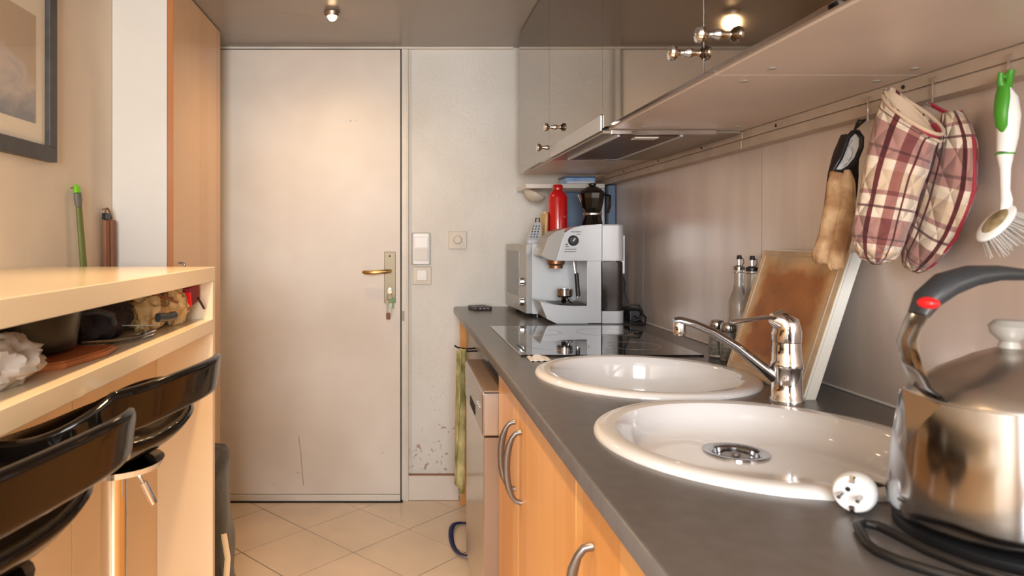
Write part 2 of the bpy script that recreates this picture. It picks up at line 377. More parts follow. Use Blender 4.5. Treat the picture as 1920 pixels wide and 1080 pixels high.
def thing(name, label, cat, loc, group=None):
    o = bpy.data.objects.new(name, None); o.empty_display_size = .05; COL.objects.link(o); o.location = loc; WL[o.name] = V(*loc)
    o['label'] = label; o['category'] = cat
    if group: o['group'] = group
    return o
def tag(o, label, cat, group=None):
    o['label'] = label; o['category'] = cat
    if group: o['group'] = group
    return o
def struct(name, mb, m, smooth=False):
    o = mk(name, mb, m, loc=(0, 0, 0), smooth=smooth); o['kind'] = 'structure'; return o
def dup(root, loc, label=None, group=None):
    r = root.copy(); COL.objects.link(r); r.location = loc; WL[r.name] = V(*loc)
    if label: r['label'] = label
    if group: r['group'] = group
    for ch in list(root.children):
        c = ch.copy(); COL.objects.link(c); c.parent = r
        for g in list(ch.children):
            d = g.copy(); COL.objects.link(d); d.parent = c
    return r

# ------------------------------------------------------------------ setting
XL, XR, YF, YB, ZC = -.967, .91, 3.215, -1.6, 2.08
struct('wall_far', MB().box(XL-.1, XR+.1, YF, YF+.1, -.1, ZC+.1), 'plaster')
struct('wall_left', MB().box(XL-.1, XL, YB, YF, -.1, ZC+.1), 'wall')
struct('wall_right', MB().box(XR, XR+.1, YB, YF, -.1, ZC+.1), 'wall')
wb = MB()
wb.box(XL-.1, -.64, YB-.1, YB, -.1, ZC+.1); wb.box(.28, XR+.1, YB-.1, YB, -.1, ZC+.1)
wb.box(-.64, .28, YB-.1, YB, -.1, .90); wb.box(-.64, .28, YB-.1, YB, 1.98, ZC+.1)
struct('wall_back', wb, 'wall')
wf = MB()
for a, b in ((-.64, -.60), (-.20, -.16), (.24, .28)): wf.box(a, b, YB-.07, YB-.02, .90, 1.98)
wf.box(-.64, .28, YB-.07, YB-.02, .90, .94); wf.box(-.64, .28, YB-.07, YB-.02, 1.94, 1.98)
win = struct('window_1', wf, 'window_frame'); WL['window_1'] = V(0, 0, 0)
for a, b in ((-.60, -.20), (-.16, .24)): mk('pane', MB().grid(lambda u, v: V(a+(b-a)*u, YB-.045, .94+v), 1, 1), 'pane', win)
struct('ceiling', MB().box(XL-.1, XR+.1, YB, YF, ZC, ZC+.1), 'ceiling')
fl = struct('floor', MB().box(XL-.1, XR+.1, YB, YF+.01, -.1, -.003), 'grout')
# tiles laid diagonally
def clip(poly, x0, x1, y0, y1):
    for ax, lim, sg in ((0, x0, 1), (0, x1, -1), (1, y0, 1), (1, y1, -1)):
        out = []
        for i in range(len(poly)):
            a, b = poly[i-1], poly[i]; ia, ib = sg*(a[ax]-lim) >= 0, sg*(b[ax]-lim) >= 0
            if ia != ib:
                t = (lim-a[ax])/(b[ax]-a[ax]); out.append((a[0]+t*(b[0]-a[0]), a[1]+t*(b[1]-a[1])))
            if ib: out.append(b)
        poly = out
        if len(poly) < 3: return None
    return poly
D = .4275; hd = D/2; g = .0024*1.414
for i in range(-14, 15):
    for j in range(-30, 30):
        if (i+j) % 2 == 0: continue
        cx, cy = -.1775+i*hd, 2.675+j*hd
        k = hd-g
        p = clip([(cx-k, cy), (cx, cy-k), (cx+k, cy), (cx, cy+k)], XL+.001, XR-.001, YB+.001, YF-.001)
        if not p: continue
        dz = random.uniform(-.0004, .0004)
        mk('tile', MB().prism([(x, y, -.006) for x, y in p], (0, 0, .006+dz)), 'tile', fl)
for y0, y1, nm in ((YB, YF, 'baseboard_left'),):
    pass
# skirting tile on the far wall right of the door
sk = struct('baseboard_far', MB().box(.020, .268, YF-.012, YF, .002, .115, .001), 'white_door')
mk('top_edge', MB().box(.018, .268, YF-.014, YF, .115, .121), 'brown_stain', sk)

# ------------------------------------------------------------------ entrance door
DX0, DX1, DT = -.84, .002, 2.064
dr = struct('door_1', MB().box(DX0, DX1, YF-.028, YF-.002, .036, DT, .0015), 'white_door'); WL['door_1'] = V(0, 0, 0)
mk('bottom_rail', MB().box(DX0, DX1, YF-.034, YF-.004, .006, .034, .002), 'trim', dr, label='pale bar along the foot of the door')
mk('threshold', MB().box(DX0, DX1+.01, YF-.038, YF, 0, .0055), 'dark', dr)
mk('shadow_gap', MB().box(DX0, DX1, YF-.012, YF-.001, DT, DT+.006), 'dark', dr)
mk('shadow_gap', MB().box(DX1, DX1+.005, YF-.012, YF-.001, .0, DT+.006), 'dark', dr)
hx = -.046
hp = mk('handle_plate', MB().box(hx-.026, hx+.026, YF-.034, YF-.0275, .908, 1.141, .002), 'plate', dr)
mk('screw', MB().lathe((hx, YF-.0345, 1.122), [(.004, -.001), (.004, .001)], 12, 'Y'), 'dark', hp)
mk('door_handle', MB().tube([(hx, YF-.03, 1.054), (hx, YF-.055, 1.054), (hx-.012, YF-.07, 1.054), (hx-.04, YF-.074, 1.052), (hx-.075, YF-.074, 1.048), (hx-.112, YF-.07, 1.049), (hx-.122, YF-.066, 1.051)], [.010, .009, .009, .0095, .010, .009, .006], 14), 'brass', dr, smooth=True, label='brass lever')
mk('lock_cylinder', MB().lathe((hx, YF-.036, .968), [(.009, -.004), (.009, .004)], 16, 'Y'), 'chrome', dr)
mk('peephole', MB().lathe((-.226, YF-.030, 1.738), [(.004, -.001), (.004, .002)], 12, 'Y'), 'silver_grey', dr)
tr = struct('trim_1', MB().box(DX1+.005, DX1+.038, YF-.016, YF, 0, DT+.006, .003), 'trim')
mk('inner_bead', MB().box(DX1+.026, DX1+.036, YF-.022, YF-.015, 0, DT+.004, .002), 'trim', tr) if WL.setdefault('trim_1', V(0, 0, 0)) is not None else None
struct('trim_2', MB().box(DX0, .52, YF-.02, YF, DT+.006, ZC, .002), 'trim')
struct('trim_3', MB().box(.046, .052, YF-.006, YF, .125, DT, .002), 'trim')
mk('strike_keep', MB().box(.010, .020, YF-.021, YF-.016, .826, .870, .001), 'plate', tr, label='small bronze strike keep')
for pts in ([(-.462, .30), (-.452, .22), (-.446, .14), (-.440, .075)], [(-.475, .135), (-.448, .132)], [(-.58, .085), (-.572, .082)], [(-.205, 1.735), (-.198, 1.742)], [(-.075, .23), (-.085, .218)], [(-.56, .09), (-.555, .094)]):
    mk('scuff', MB().tube([(x, YF-.0282, z) for x, z in pts], .0016, 6, flat=.3), 'crackd', dr)
# keys hanging in the lock
kt = thing('key_bunch', 'bunch of keys hanging from the lock of the white door', 'keys', (hx, YF-.05, .87))
mk('key', MB().box(hx-.004, hx+.004, YF-.062, YF-.040, .962, .974).lathe((hx, YF-.066, .962), [(.010, -.0015), (.010, .0015)], 16, 'Y'), 'chrome', kt)
tor = MB(); tor.tube([(hx+.012*math.cos(a), YF-.066, .938+.014*math.sin(a)) for a in [i*math.pi/8 for i in range(17)]], .0012, 8)
mk('ring', tor, 'chrome', kt, smooth=True)
for dx, dz, m, h in ((-.012, 0, 'plate', .045), (.004, -.012, 'silver_grey', .05), (.014, .012, 'green', .04)):
    q = MB().lathe((hx+dx, YF-.066-abs(dx)*.3, .915+dz), [(.009, -.0015), (.009, .0015)], 14, 'Y')
    q.box(hx+dx-.003, hx+dx+.003, YF-.068-abs(dx)*.3, YF-.065-abs(dx)*.3, .905+dz-h+.01, .907+dz)
    mk('key', q, m, kt)
mk('fob', MB().box(hx-.016, hx+.002, YF-.078, YF-.070, .838, .868, .003), 'wood_dark', kt)
# switches and thermostat
s1 = thing('light_switch', 'tall white double light switch with grey sides right of the door', 'light switch', (.097, YF, 1.082))
mk('plate', MB().box(.055, .139, YF-.012, YF, 1.082, 1.228, .003), 'silver_grey', s1)
mk('frame', MB().box(.061, .133, YF-.015, YF-.011, 1.084, 1.226, .002), 'white_plastic', s1)
mk('rocker', MB().box(.066, .128, YF-.019, YF-.014, 1.158, 1.210, .002), 'white_plastic', s1)
mk('rocker', MB().box(.066, .128, YF-.022, YF-.014, 1.100, 1.155, .003, rot=('X', .09)), 'white_plastic', s1)
s2 = thing('light_switch', 'small square white light switch just below the tall double switch', 'light switch', (.101, YF, .995))
mk('plate', MB().box(.058, .144, YF-.006, YF, .990, 1.072, .003), 'aged_plastic', s2)
mk('rocker', MB().box(.076, .124, YF-.012, YF-.005, 1.008, 1.058, .003), 'white_plastic', s2)
s3 = thing('dimmer_switch', 'square ivory wall dimmer with a round knob on the plaster wall', 'dimmer', (.264, YF, 1.153))
mk('plate', MB().box(.222, .306, YF-.009, YF, 1.153, 1.235, .003), 'aged_plastic', s3)
mk('knob', MB().lathe((.264, YF-.013, 1.196), [(.021, .006), (.021, 0), (.015, -.006), (.015, -.012)], 24, 'Y'), 'aged_plastic', s3, smooth=True)

# ------------------------------------------------------------------ ceiling lamps (one in view, the others light the room behind)
for i, (lx, ly) in enumerate(LAMPS):
    L = ['small round ceiling spotlight glowing above the white entrance door', 'ceiling spotlight above the bar stools', 'ceiling spotlight above the near end of the worktop', 'ceiling spotlight by the window behind'][i]
    t = thing('ceiling_spotlight', L, 'ceiling light', (lx, ly, ZC))
    mk('bezel', MB().lathe((lx, ly, 0), [(.030, ZC), (.032, ZC-.006), (.026, ZC-.022), (.020, ZC-.022), (.021, ZC-.004)], 24, cap0=False, cap1=False), 'satin', t, smooth=True)
    mk('bulb', MB().ball((lx, ly, ZC-.024), .017, sz=.8), 'bulb', t, smooth=True)
ce = bpy.data.objects['ceiling']; WL['ceiling'] = V(0, 0, 0)
for pts in ([(-.527, 2.69), (-.49, 2.70), (-.45, 2.73), (-.41, 2.76), (-.36, 2.77), (-.33, 2.80)], [(-.43, 2.745), (-.38, 2.74), (-.33, 2.75), (-.28, 2.74), (-.215, 2.83)]):
    mk('paint_flake', MB().tube([(x, y, ZC-.0004) for x, y in pts], [.001, .004, .006, .004, .005, .001][:len(pts)], 6, flat=.15), 'crack', ce)

# ------------------------------------------------------------------ splashback, batten
X3 = .906
sbk = thing('splashback', 'brushed beige metal splashback along the right wall behind the sinks', 'splashback', (.908, 1.5, .89))
for a, b in ((-.3, .55), (.552, 1.748), (1.752, 2.60), (2.602, 3.212)):
    mk('panel', MB().box(X3, .9095, a, b, .892, 1.474), 'splash', sbk)
mk('sealant_bead', MB().tube([(X3-.001, -.3, .8925), (X3-.001, 3.21, .8925)], .0025, 6), 'sealant', sbk)
bt = thing('hanging_rail', 'beige grooved batten under the wall cabinets carrying the hooks', 'rail', (.885, 1.5, 1.43))
for a, b in ((-.3, 1.778), (1.782, 3.21)):
    mk('batten', MB().box(.872, X3, a, b, 1.4545, 1.474, .001).box(.878, X3, a, b, 1.450, 1.456).box(.870, X3, a, b, 1.430, 1.4515, .001), 'batten', bt)
for y in (.9, 1.21, 1.62, 2.02, 2.36, 2.72, 3.0):
    mk('screw', MB().lathe((.8715, y, 1.463), [(.0035, -.001), (.0035, .0008)], 10, 'X'), 'dark', bt)

# ------------------------------------------------------------------ wall cabinets
KN = {}
def knob(x, y, z, par):
    mk('knob', MB().lathe((x, y, z), [(.009, 0), (.008, -.004), (.005, -.010), (.0055, -.018), (.012, -.024), (.014, -.030), (.012, -.035), (.004, -.037)], 20, 'X'), 'chrome', par, smooth=True)
ys = [2.985, 2.386, 1.762, 1.172, .57, -.03]
names = ['glossy taupe wall cabinet farthest away, next to the entrance wall', 'glossy taupe wall cabinet above the pull-out cooker hood', 'glossy taupe wall cabinet between the hood and the nearest knobs', 'glossy taupe wall cabinet above the hanging oven mitts', 'glossy taupe wall cabinet nearest to the window behind']
kn = [[(2.425, 1.517)], [(2.30, 1.568)], [(1.232, 1.528)], [(1.118, 1.527)], [(.51, 1.527)]]
for i in range(5):
    y1, y0 = ys[i], ys[i+1]
    t = thing('wall_cabinet', names[i], 'cabinet', (.70, (y0+y1)/2, 1.475), 'glossy wall cabinets')
    b = MB()
    b.box(.530, .905, y0+.0015, y1-.0015, 1.475, 1.493, .0006)
    b.box(.530, .905, y0+.0015, y0+.018, 1.493, 2.075); b.box(.530, .905, y1-.018, y1-.0015, 1.493, 2.075)
    b.box(.895, .905, y0+.018, y1-.018, 1.493, 2.075); b.box(.530, .895, y0+.018, y1-.018, 2.06, 2.075)
    mk('carcass', b, 'under', t)
    zb = 1.515 if i == 1 else 1.479
    mk('cabinet_door', MB().box(.510, .5285, y0+.0012, y1-.0012, zb, 2.074, .0004), 'gloss_taupe', t)
    for ky, kz in kn[i]: knob(.510, ky, kz, t)
    if i in (2, 3, 4):
        for sx in (.60, .83):
            for sy in (y0+.045, y1-.045):
                mk('cam_cover', MB().lathe((sx, sy, 1.4745), [(.007, -.0008), (.007, .001)], 12), 'silver_grey', t)
# a light joint strip between the two cabinets in front of the mitts
# hood
h = thing('cooker_hood', 'slim pull-out cooker hood with a light metal front under the wall cabinets', 'cooker hood', (.66, 2.07, 1.45))
mk('front_strip', MB().box(.505, .5095, 1.762, 2.36, 1.4725, 1.512, .0005), 'silver_plastic', h)
mk('casing', MB().box(.512, .86, 1.764, 2.36, 1.466, 1.4745, .001), 'hood_plate', h)
mk('front_rail', MB().box(.530, .795, 1.752, 1.760, 1.462, 1.474, .002), 'chrome', h)
mk('rear_rail', MB().box(.555, .715, 2.290, 2.297, 1.458, 1.466, .001), 'chrome', h)
mk('grease_filter', MB().box(.560, .708, 1.775, 2.288, 1.460, 1.4662, .001), 'filter', h)
mk('side_rail', MB().box(.709, .716, 1.765, 2.29, 1.458, 1.4662, .001), 'silver_plastic', h)
mk('side_rail', MB().box(.549, .556, 1.765, 2.29, 1.458, 1.4662, .001), 'silver_plastic', h)
mk('lamp_cover', MB().box(.60, .66, 1.782, 1.815, 1.457, 1.4605, .001), 'white_plastic', h)

# ------------------------------------------------------------------ worktop with two round cut-outs (2D curve with holes -> mesh)
SK = [(.55, 1.069, .2450), (.55, 1.5775, .241)]
def holed_plate(outline, holes, zc, half, bev):
    cu = bpy.data.curves.new('tmp', 'CURVE'); cu.dimensions = '2D'; cu.fill_mode = 'BOTH'; cu.extrude = half-bev; cu.bevel_depth = bev; cu.bevel_resolution = 3
    def add(pts):
        sp = cu.splines.new('POLY'); sp.points.add(len(pts)-1)
        for p, q in zip(sp.points, pts): p.co = (q[0], q[1], 0, 1)
        sp.use_cyclic_u = True
    add(outline)
    for hx_, hy_, hr in holes: add([(hx_+hr*math.cos(2*math.pi*k/64), hy_+hr*math.sin(2*math.pi*k/64)) for k in range(64)])
    ob = bpy.data.objects.new('tmp', cu); COL.objects.link(ob)
    dg = bpy.context.evaluated_depsgraph_get(); me = bpy.data.meshes.new_from_object(ob.evaluated_get(dg))
    bpy.data.objects.remove(ob); bm = bmesh.new(); bm.from_mesh(me)
    bmesh.ops.translate(bm, verts=bm.verts[:], vec=(0, 0, zc)); return bm
r = .025; WX = .249
ol = [(WX, -.3), (.905, -.3), (.905, 3.212)] + [(WX+r-r*math.sin(a), 3.205-r+r*math.cos(a)) for a in [k*math.pi/16 for k in range(9)]]
wt = mk('worktop', holed_plate(ol, [(a, b, c-.02) for a, b, c in SK], .876, .014, .005), 'worktop', loc=(.58, 1.45, .862))
tag(wt, 'long slate grey laminate kitchen worktop with rounded far corner', 'worktop')

# ------------------------------------------------------------------ sinks
def sink(c, name_label, depth, drain, drains_r=.042):
    x, y, R = c; t = thing('round_sink', name_label, 'sink', (x, y, .89), 'round white sinks')
    n = 72; prof = [(R, .8895), (R, .8935), (R-.003, .8975), (R-.010, .9005), (R-.022, .9012), (R-.034, .8995), (R-.040, .893), (R-.045, .880)]
    zb = .89-depth
    if depth < .1: prof += [(R-.052, .866), (R-.070, zb+.004), (R-.10, zb)]
    else: prof += [(R-.050, .84), (R-.058, zb+.04), (R-.075, zb+.012), (R-.10, zb)]
    q = MB(); q.lathe((x, y, 0), prof, n, cap0=False, cap1=False)
    # floor of the bowl, slightly falling to the drain
    rr = R-.10; dx, dy = drain
    rings = []
    for k in range(0, 7):
        f = k/6; r_ = rr*(1-f)+drains_r*f
        rings.append([V(x+dx*f+r_*math.cos(2*math.pi*i/n), y+dy*f+r_*math.sin(2*math.pi*i/n), zb-.003*f) for i in range(n)])
    q.ring_loft(rings, cap0=False, cap1=False)
    bmesh.ops.remove_doubles(q.bm, verts=q.bm.verts[:], dist=.0004)
    mk('bowl', q, 'ceramic', t, smooth=True)
    X, Y = x+dx, y+dy
    d = mk('drain', MB().lathe((X, Y, zb-.003), [(.052, .0), (.052, .003), (.046, .004), (.036, -.001), (.034, -.012), (.004, -.014)], 40, cap0=False), 'steel', t, smooth=True)
    mk('strainer', MB().lathe((X, Y, zb-.003), [(.026, -.010), (.022, -.004), (.008, -.003), (.006, .001), (.001, .002)], 24), 'pewter', d, smooth=True)
    return t
sink(SK[0], 'nearer shallow round white ceramic sink with steel drain, by the plug', .045, (.012, .10))
sink(SK[1], 'farther round white ceramic sink, next to the black hob', .15, (0, 0))
# overflow nick
# ------------------------------------------------------------------ hob
hb = thing('induction_hob', 'black glass hob set flush in the grey worktop before the coffee machine', 'hob', (.56, 2.15, .89))
mk('glass_plate', MB().box(.318, .802, 1.84, 2.46, .8895, .8945, .002), 'glass_black', hb)
for bx, by, br in ((.45, 2.0, .09), (.67, 2.0, .075), (.45, 2.29, .075), (.67, 2.29, .09)):
    q = MB(); q.lathe((bx, by, .89455), [(br, 0), (br, .0002), (br-.0015, .0002), (br-.0015, 0)], 40, cap0=False, cap1=False)
    mk('cooking_zone', q, 'silver_grey', hb)
mk('control_strip', MB().box(.335, .343, 1.90, 2.02, .8944, .8949), 'ink', hb)

# ------------------------------------------------------------------ base cabinets
def bow(par, x, y, z0, z1, nm='handle'):
    zm = (z0+z1)/2; hh = (z1-z0)/2
    pts = [(x, y, z1)]+[(x-.034*math.cos(a)**.8, y+.002, zm+hh*math.sin(a)) for a in [math.radians(v) for v in (72, 55, 36, 18, 0, -18, -36, -55, -72)]]+[(x, y, z0)]
    mk(nm, MB().tube(pts, [(.006, .005)]*3+[(.008, .0045)]*5+[(.006, .005)]*3, 12, up=(0, 1, 0)), 'pewter', par, smooth=True, label='grey metal bow handle')
FX = .277
def base_cab(y0, y1, doors, label, handles):
    t = thing('base_cabinet', label, 'cabinet', (.58, (y0+y1)/2, 0), 'orange birch base cabinets')
    b = MB()
    for a, c in ((y0, y0+.018), (y1-.018, y1)): b.box(.297, .88, a, c, .10, .822)
    b.box(.297, .88, y0+.018, y1-.018, .10, .118); b.box(.87, .88, y0+.018, y1-.018, .118, .822)
    mk('carcass', b, 'under', t)
    mk('plinth', MB().box(.33, .345, y0, y1, 0, .10), 'birch', t)
    for a, c in doors: mk('cabinet_door', MB().box(FX, FX+.019, a+.0015, c-.0015, .105, .822, .002), 'birch', t)
    for hy in handles: bow(t, FX, hy, .598, .760)
    mk('shaded_top_rail', MB().box(.300, .33, y0+.018, y1-.018, .825, .860), 'dark', t)  # near-black rail: shade of the gap above the doors put into its colour
    return t
base_cab(1.100, 1.962, [(1.100, 1.640), (1.640, 1.962)], 'orange birch base cabinet with two bow handles under the sinks, beside the dishwasher', [1.592, 1.680])
base_cab(.300, 1.098, [(.300, .70), (.70, 1.098)], 'orange birch base cabinet nearest the camera under the worktop edge', [1.000, .41])
base_cab(-.28, .298, [(-.28, .298)], 'orange birch base cabinet below the near end of the worktop', [.2])
# dishwasher
dw = thing('dishwasher', 'freestanding stainless steel dishwasher standing proud of the cabinets', 'dishwasher', (.56, 2.23, 0))
mk('body', MB().box(.29, .86, 1.975, 2.485, .02, .765, .003), 'silver_grey', dw)
mk('door', MB().box(.236, .288, 1.968, 2.488, .09, .640, .003), 'dish', dw, label='brushed steel door reflecting the floor')
cp = mk('control_panel', MB().box(.232, .288, 1.968, 2.488, .642, .766, .006, rot=('Y', -.012)), 'satin', dw)
mk('top_edge', MB().box(.236, .30, 1.969, 2.487, .7665, .772, .002), 'edge_grey', dw)
mk('door_edge', MB().box(.2375, .287, 1.9655, 1.9675, .09, .640), 'edge_grey', dw, label='grey-brown painted edge of the door')
mk('handle_recess', MB().box(.2305, .234, 2.16, 2.30, .655, .685, .001), 'dark', cp)
for k in range(4): mk('button', MB().lathe((.231, 2.02+k*.022, .715), [(.004, .0), (.004, -.002)], 10, 'X'), 'chrome', cp)
mk('kick_plate', MB().box(.27, .285, 1.975, 2.485, .012, .085), 'black', dw)
# filler between dishwasher and the end wall
fc = thing('end_cabinet', 'dark open base unit with a wooden side post by the far wall', 'cabinet', (.58, 2.85, 0))
mk('front_panel', MB().box(.300, .318, 2.50, 3.14, .1, .80, .002), 'silver_grey', fc)
mk('post', MB().box(.272, .32, 3.145, 3.19, 0, .860, .002), 'birch', fc, label='pale wooden post')
mk('shelf', MB().box(.30, .88, 2.50, 3.14, .80, .815), 'under', fc)
mk('divider', MB().box(.30, .34, 2.62, 2.64, .815, .860), 'under', fc)
mk('divider', MB().box(.30, .36, 2.92, 2.94, .815, .860), 'dark', fc)
# towel rail and towel
rl = thing('towel_rail', 'thin dark wire towel rail at the far end of the base units', 'towel rail', (.27, 2.70, .75))
mk('wire', MB().tube([(.300, 2.78, .765), (.262, 2.78, .762), (.228, 2.785, .768), (.220, 2.80, .772)], .0035, 8).tube([(.262, 2.78, .762), (.262, 2.72, .762), (.300, 2.715, .765)], .0035, 8), 'dark', rl, smooth=True)
def towf(u, v):
    y = 2.735+.03*u; a = u*9+v*2
    return V(.248-.012*math.sin(a)-.010*v+.008*math.sin(u*21+v*3)+.026*(u-.5), 2.70+.085*u+.006*math.sin(u*15), .766-(.46+.10*math.sin(u*3.1+.4))*v)
tw = mk('tea_towel', MB().grid(towf, 34, 30), 'towel', smooth=True, solid=.003)
tag(tw, 'yellow and olive tea towel hanging beside the dishwasher', 'towel')

# ------------------------------------------------------------------ microwave
mw = thing('microwave', 'white microwave with silver front in the far corner behind the coffee machine', 'microwave', (.67, 2.93, .89))
A, B_ = V(.496, 2.742, 0), V(.474, 3.112, 0)              # near and far corner of the front
dv = (B_-A); dn = V(dv.y, -dv.x, 0).normalized()           # into the body (+X)
def mwp(s, d, z): p = A+dv*s+dn*d; return (p.x, p.y, z)
def slab(s0, s1, d0, d1, z0, z1, bev=.002): return MB().prism([mwp(s0, d0, z0), mwp(s1, d0, z0), mwp(s1, d1, z0), mwp(s0, d1, z0)], (0, 0, z1-z0), bev)
mk('case', slab(.0, 1, .022, .36, .905, 1.180, .003), 'micro_white', mw)
mk('door', slab(.28, 1, 0, .021, .907, 1.178, .002), 'micro_front', mw)
mk('window', slab(.34, .95, -.0015, 0, .965, 1.150, .0005), 'micro_glass', mw)
pn = mk('control_panel', slab(0, .275, 0, .021, .907, 1.178, .002), 'micro_front', mw)
for z in (.95, 1.03):
    c = mwp(.14, -.006, z); mk('dial', MB().lathe(c, [(.018, .006), (.016, -.008), (.004, -.009)], 20, 'X'), 'chrome', pn, smooth=True)
for s_ in (.06, .94):
    for d_ in (.05, .32):
        p = mwp(s_, d_, .890); mk('foot', MB().lathe(p, [(.012, 0), (.010, .016)], 12), 'black', mw)

# ------------------------------------------------------------------ espresso machine (side on)
em = thing('espresso_machine', 'silver espresso machine with smoked water tank standing behind the hob', 'coffee machine', (.67, 2.63, .89))
Y0, Y1 = 2.545, 2.705
def side(pts, y0=Y0, y1=Y1, bev=.004): return MB().prism([(x, y0, z) for x, z in pts], (0, y1-y0, 0), bev)
def px(x, y, Yd=2.545): return ((x-750)*Yd/1310, 1.2-(y-448)*Yd/1310)
mk('head', side([px(*p) for p in ((1043, 489), (1058, 437), (1075, 427), (1092, 423), (1129, 420), (1129, 489))], bev=.004), 'silver_plastic', em)
mk('head_front', side([px(*p) for p in ((1016, 480), (1028, 446), (1042, 434), (1062, 428), (1057, 438), (1042.5, 489), (1030, 487))], Y0+.003, Y1-.003, .004), 'silver_grey', em, label='grey slanted front of the brewing head')
q = MB(); R_ = .052
ccx = .768
def tankring(z, gx=0):
    x0, x1, y0, y1, rr = .7375, .822-gx, Y0+.001+gx, Y1-.001, .028
    return [V(x0, y0, z), V(x1-rr, y0, z)]+[V(x1-rr+rr*math.sin(a), y0+rr-rr*math.cos(a), z) for a in [k*math.pi/12 for k in range(1, 6)]]+[V(x1, y0+rr, z), V(x1, y1-rr, z)]+[V(x1-rr+rr*math.cos(a), y1-rr+rr*math.sin(a), z) for a in [k*math.pi/12 for k in range(1, 6)]]+[V(x1-rr, y1, z), V(x0, y1, z)]
mk('rear_cap', MB().ring_loft([tankring(1.1205), tankring(1.2495), tankring(1.254, .004)]), 'silver_plastic', em, smooth=True)
mk('water_tank', MB().ring_loft([tankring(.9385, .002), tankring(1.1155, .002)]), 'tank', em, smooth=True, label='smoked clear water tank')
mk('tank_base', MB().ring_loft([tankring(.892), tankring(.937)]), 'silver_plastic', em, smooth=True)
mk('column', MB().box(.683, .735, Y0+.004, Y1-.004, .892, 1.1205, .002), 'silver_plastic', em)
mk('base_front', side([px(*p) for p in ((1013, 566), (1052, 574), (1103, 574), (1103, 607), (1044, 607), (1026, 598))], Y0, Y1, .003), 'silver_plastic', em)
mk('drip_tray', MB().box(.560, .680, Y0+.012, Y1-.012, .9545, .962, .001), 'black', em)
gx, gz = px(1049, 510); gx = .585
mk('group_head', MB().lathe((gx, 2.625, 0), [(.034, 1.121), (.034, 1.108), (.026, 1.100), (.026, 1.090)], 24), 'copper', em, smooth=True)
mk('steam_wand', MB().tube([(.640, 2.575, 1.122), (.642, 2.570, 1.09), (.650, 2.565, 1.03), (.652, 2.565, .985)], .005, 10), 'chrome', em, smooth=True)
mk('wand_sleeve', MB().tube([(.6475, 2.5655, 1.075), (.6545, 2.5655, .99)], .008, 10), 'black', em, smooth=True)
pf = mk('filter_holder', MB().lathe((.612, 2.60, 0), [(.024, .984), (.030, .990), (.030, 1.012), (.027, 1.014), (.026, 1.0)], 28, cap1=False), 'steel', em, smooth=True)
mk('holder_handle', MB().tube([(.606, 2.588, .988), (.600, 2.572, .976), (.600, 2.558, .972)], [.011, .012, .010], 12), 'black_gloss', pf, smooth=True)
mk('holder_spout', MB().tube([(.625, 2.60, .984), (.632, 2.60, .970), (.642, 2.60, .966)], .006, 10), 'steel', pf, smooth=True)
kx, kz = px(1075, 451)
kb = mk('dial', MB().lathe((kx, Y0-.002, kz), [(.0195, .003), (.019, -.004), (.015, -.010), (.003, -.011)], 28, 'Y'), 'black', em, smooth=True)
mk('dial_pointer', MB().box(kx-.002, kx+.002, Y0-.014, Y0-.0128, kz-.004, kz+.010, rot=('Y', .6)), 'silver_plastic', kb)
def textobj(s, size, loc, rot, m, par, nm='lettering'):
    cu = bpy.data.curves.new('t', 'FONT'); cu.body = s; cu.size = size; cu.extrude = .0002; cu.align_x = 'LEFT'
    ob = bpy.data.objects.new('t', cu); COL.objects.link(ob)
    dg = bpy.context.evaluated_depsgraph_get(); me = bpy.data.meshes.new_from_object(ob.evaluated_get(dg)); bpy.data.objects.remove(ob)
    bm = bmesh.new(); bm.from_mesh(me)
    bmesh.ops.rotate(bm, verts=bm.verts[:], cent=(0, 0, 0), matrix=Matrix.Rotation(rot[1], 3, rot[0])); bmesh.ops.translate(bm, verts=bm.verts[:], vec=loc)
    return mk(nm, bm, m, par)
def marks(rows):        # print too small to read in the photograph: rows of tiny ink strokes
    b = MB()
    for (x0, x1, y, hgt) in rows:
        x = x0
        while x < x1:
            w_ = random.uniform(1.2, 3.2); a, z = px(x, y); c, z2 = px(min(x+w_, x1), y+hgt); b.box(a, c, Y0-.0006, Y0+.0002, z2, z); x += w_+.7
    return b
mk('lettering', marks([(1071, 1090, 434, 1.5), (1081, 1089, 438.5, 1.5), (1061, 1064, 457, 3), (1060, 1067, 462, 1.4), (1059, 1081, 466.5, 1.6), (1058, 1080, 471, 1.6)]), 'ink', em, label='rows of tiny dark print around the dial')
mk('power_socket', MB().box(.824, .838, 2.60, 2.65, 1.07, 1.215, .003), 'silver_plastic', em)
mk('power_cord', MB().tube([(.83, 2.63, 1.075), (.842, 2.62, 1.04), (.838, 2.61, 1.0), (.852, 2.60, .955), (.885, 2.585, .955), (.892, 2.57, .93), (.880, 2.56, .905), (.85, 2.575, .895), (.845, 2.62, .900), (.855, 2.60, .935), (.875, 2.57, .940), (.895, 2.545, .915), (.885, 2.52, .894), (.84, 2.54, .894)], .0035, 8), 'rubber', em, smooth=True)
sk2 = thing('wall_socket_block', 'dark power block with coiled cable in the corner behind the coffee machine', 'power strip', (.88, 2.66, .89))
mk('block', MB().box(.862, .903, 2.62, 2.76, .891, .935, .004), 'black', sk2)
mk('cable', MB().tube([(.88, 2.62, .91), (.885, 2.56, .897), (.87, 2.50, .895), (.84, 2.49, .895), (.832, 2.515, .896)], .0035, 8), 'rubber', sk2, smooth=True)

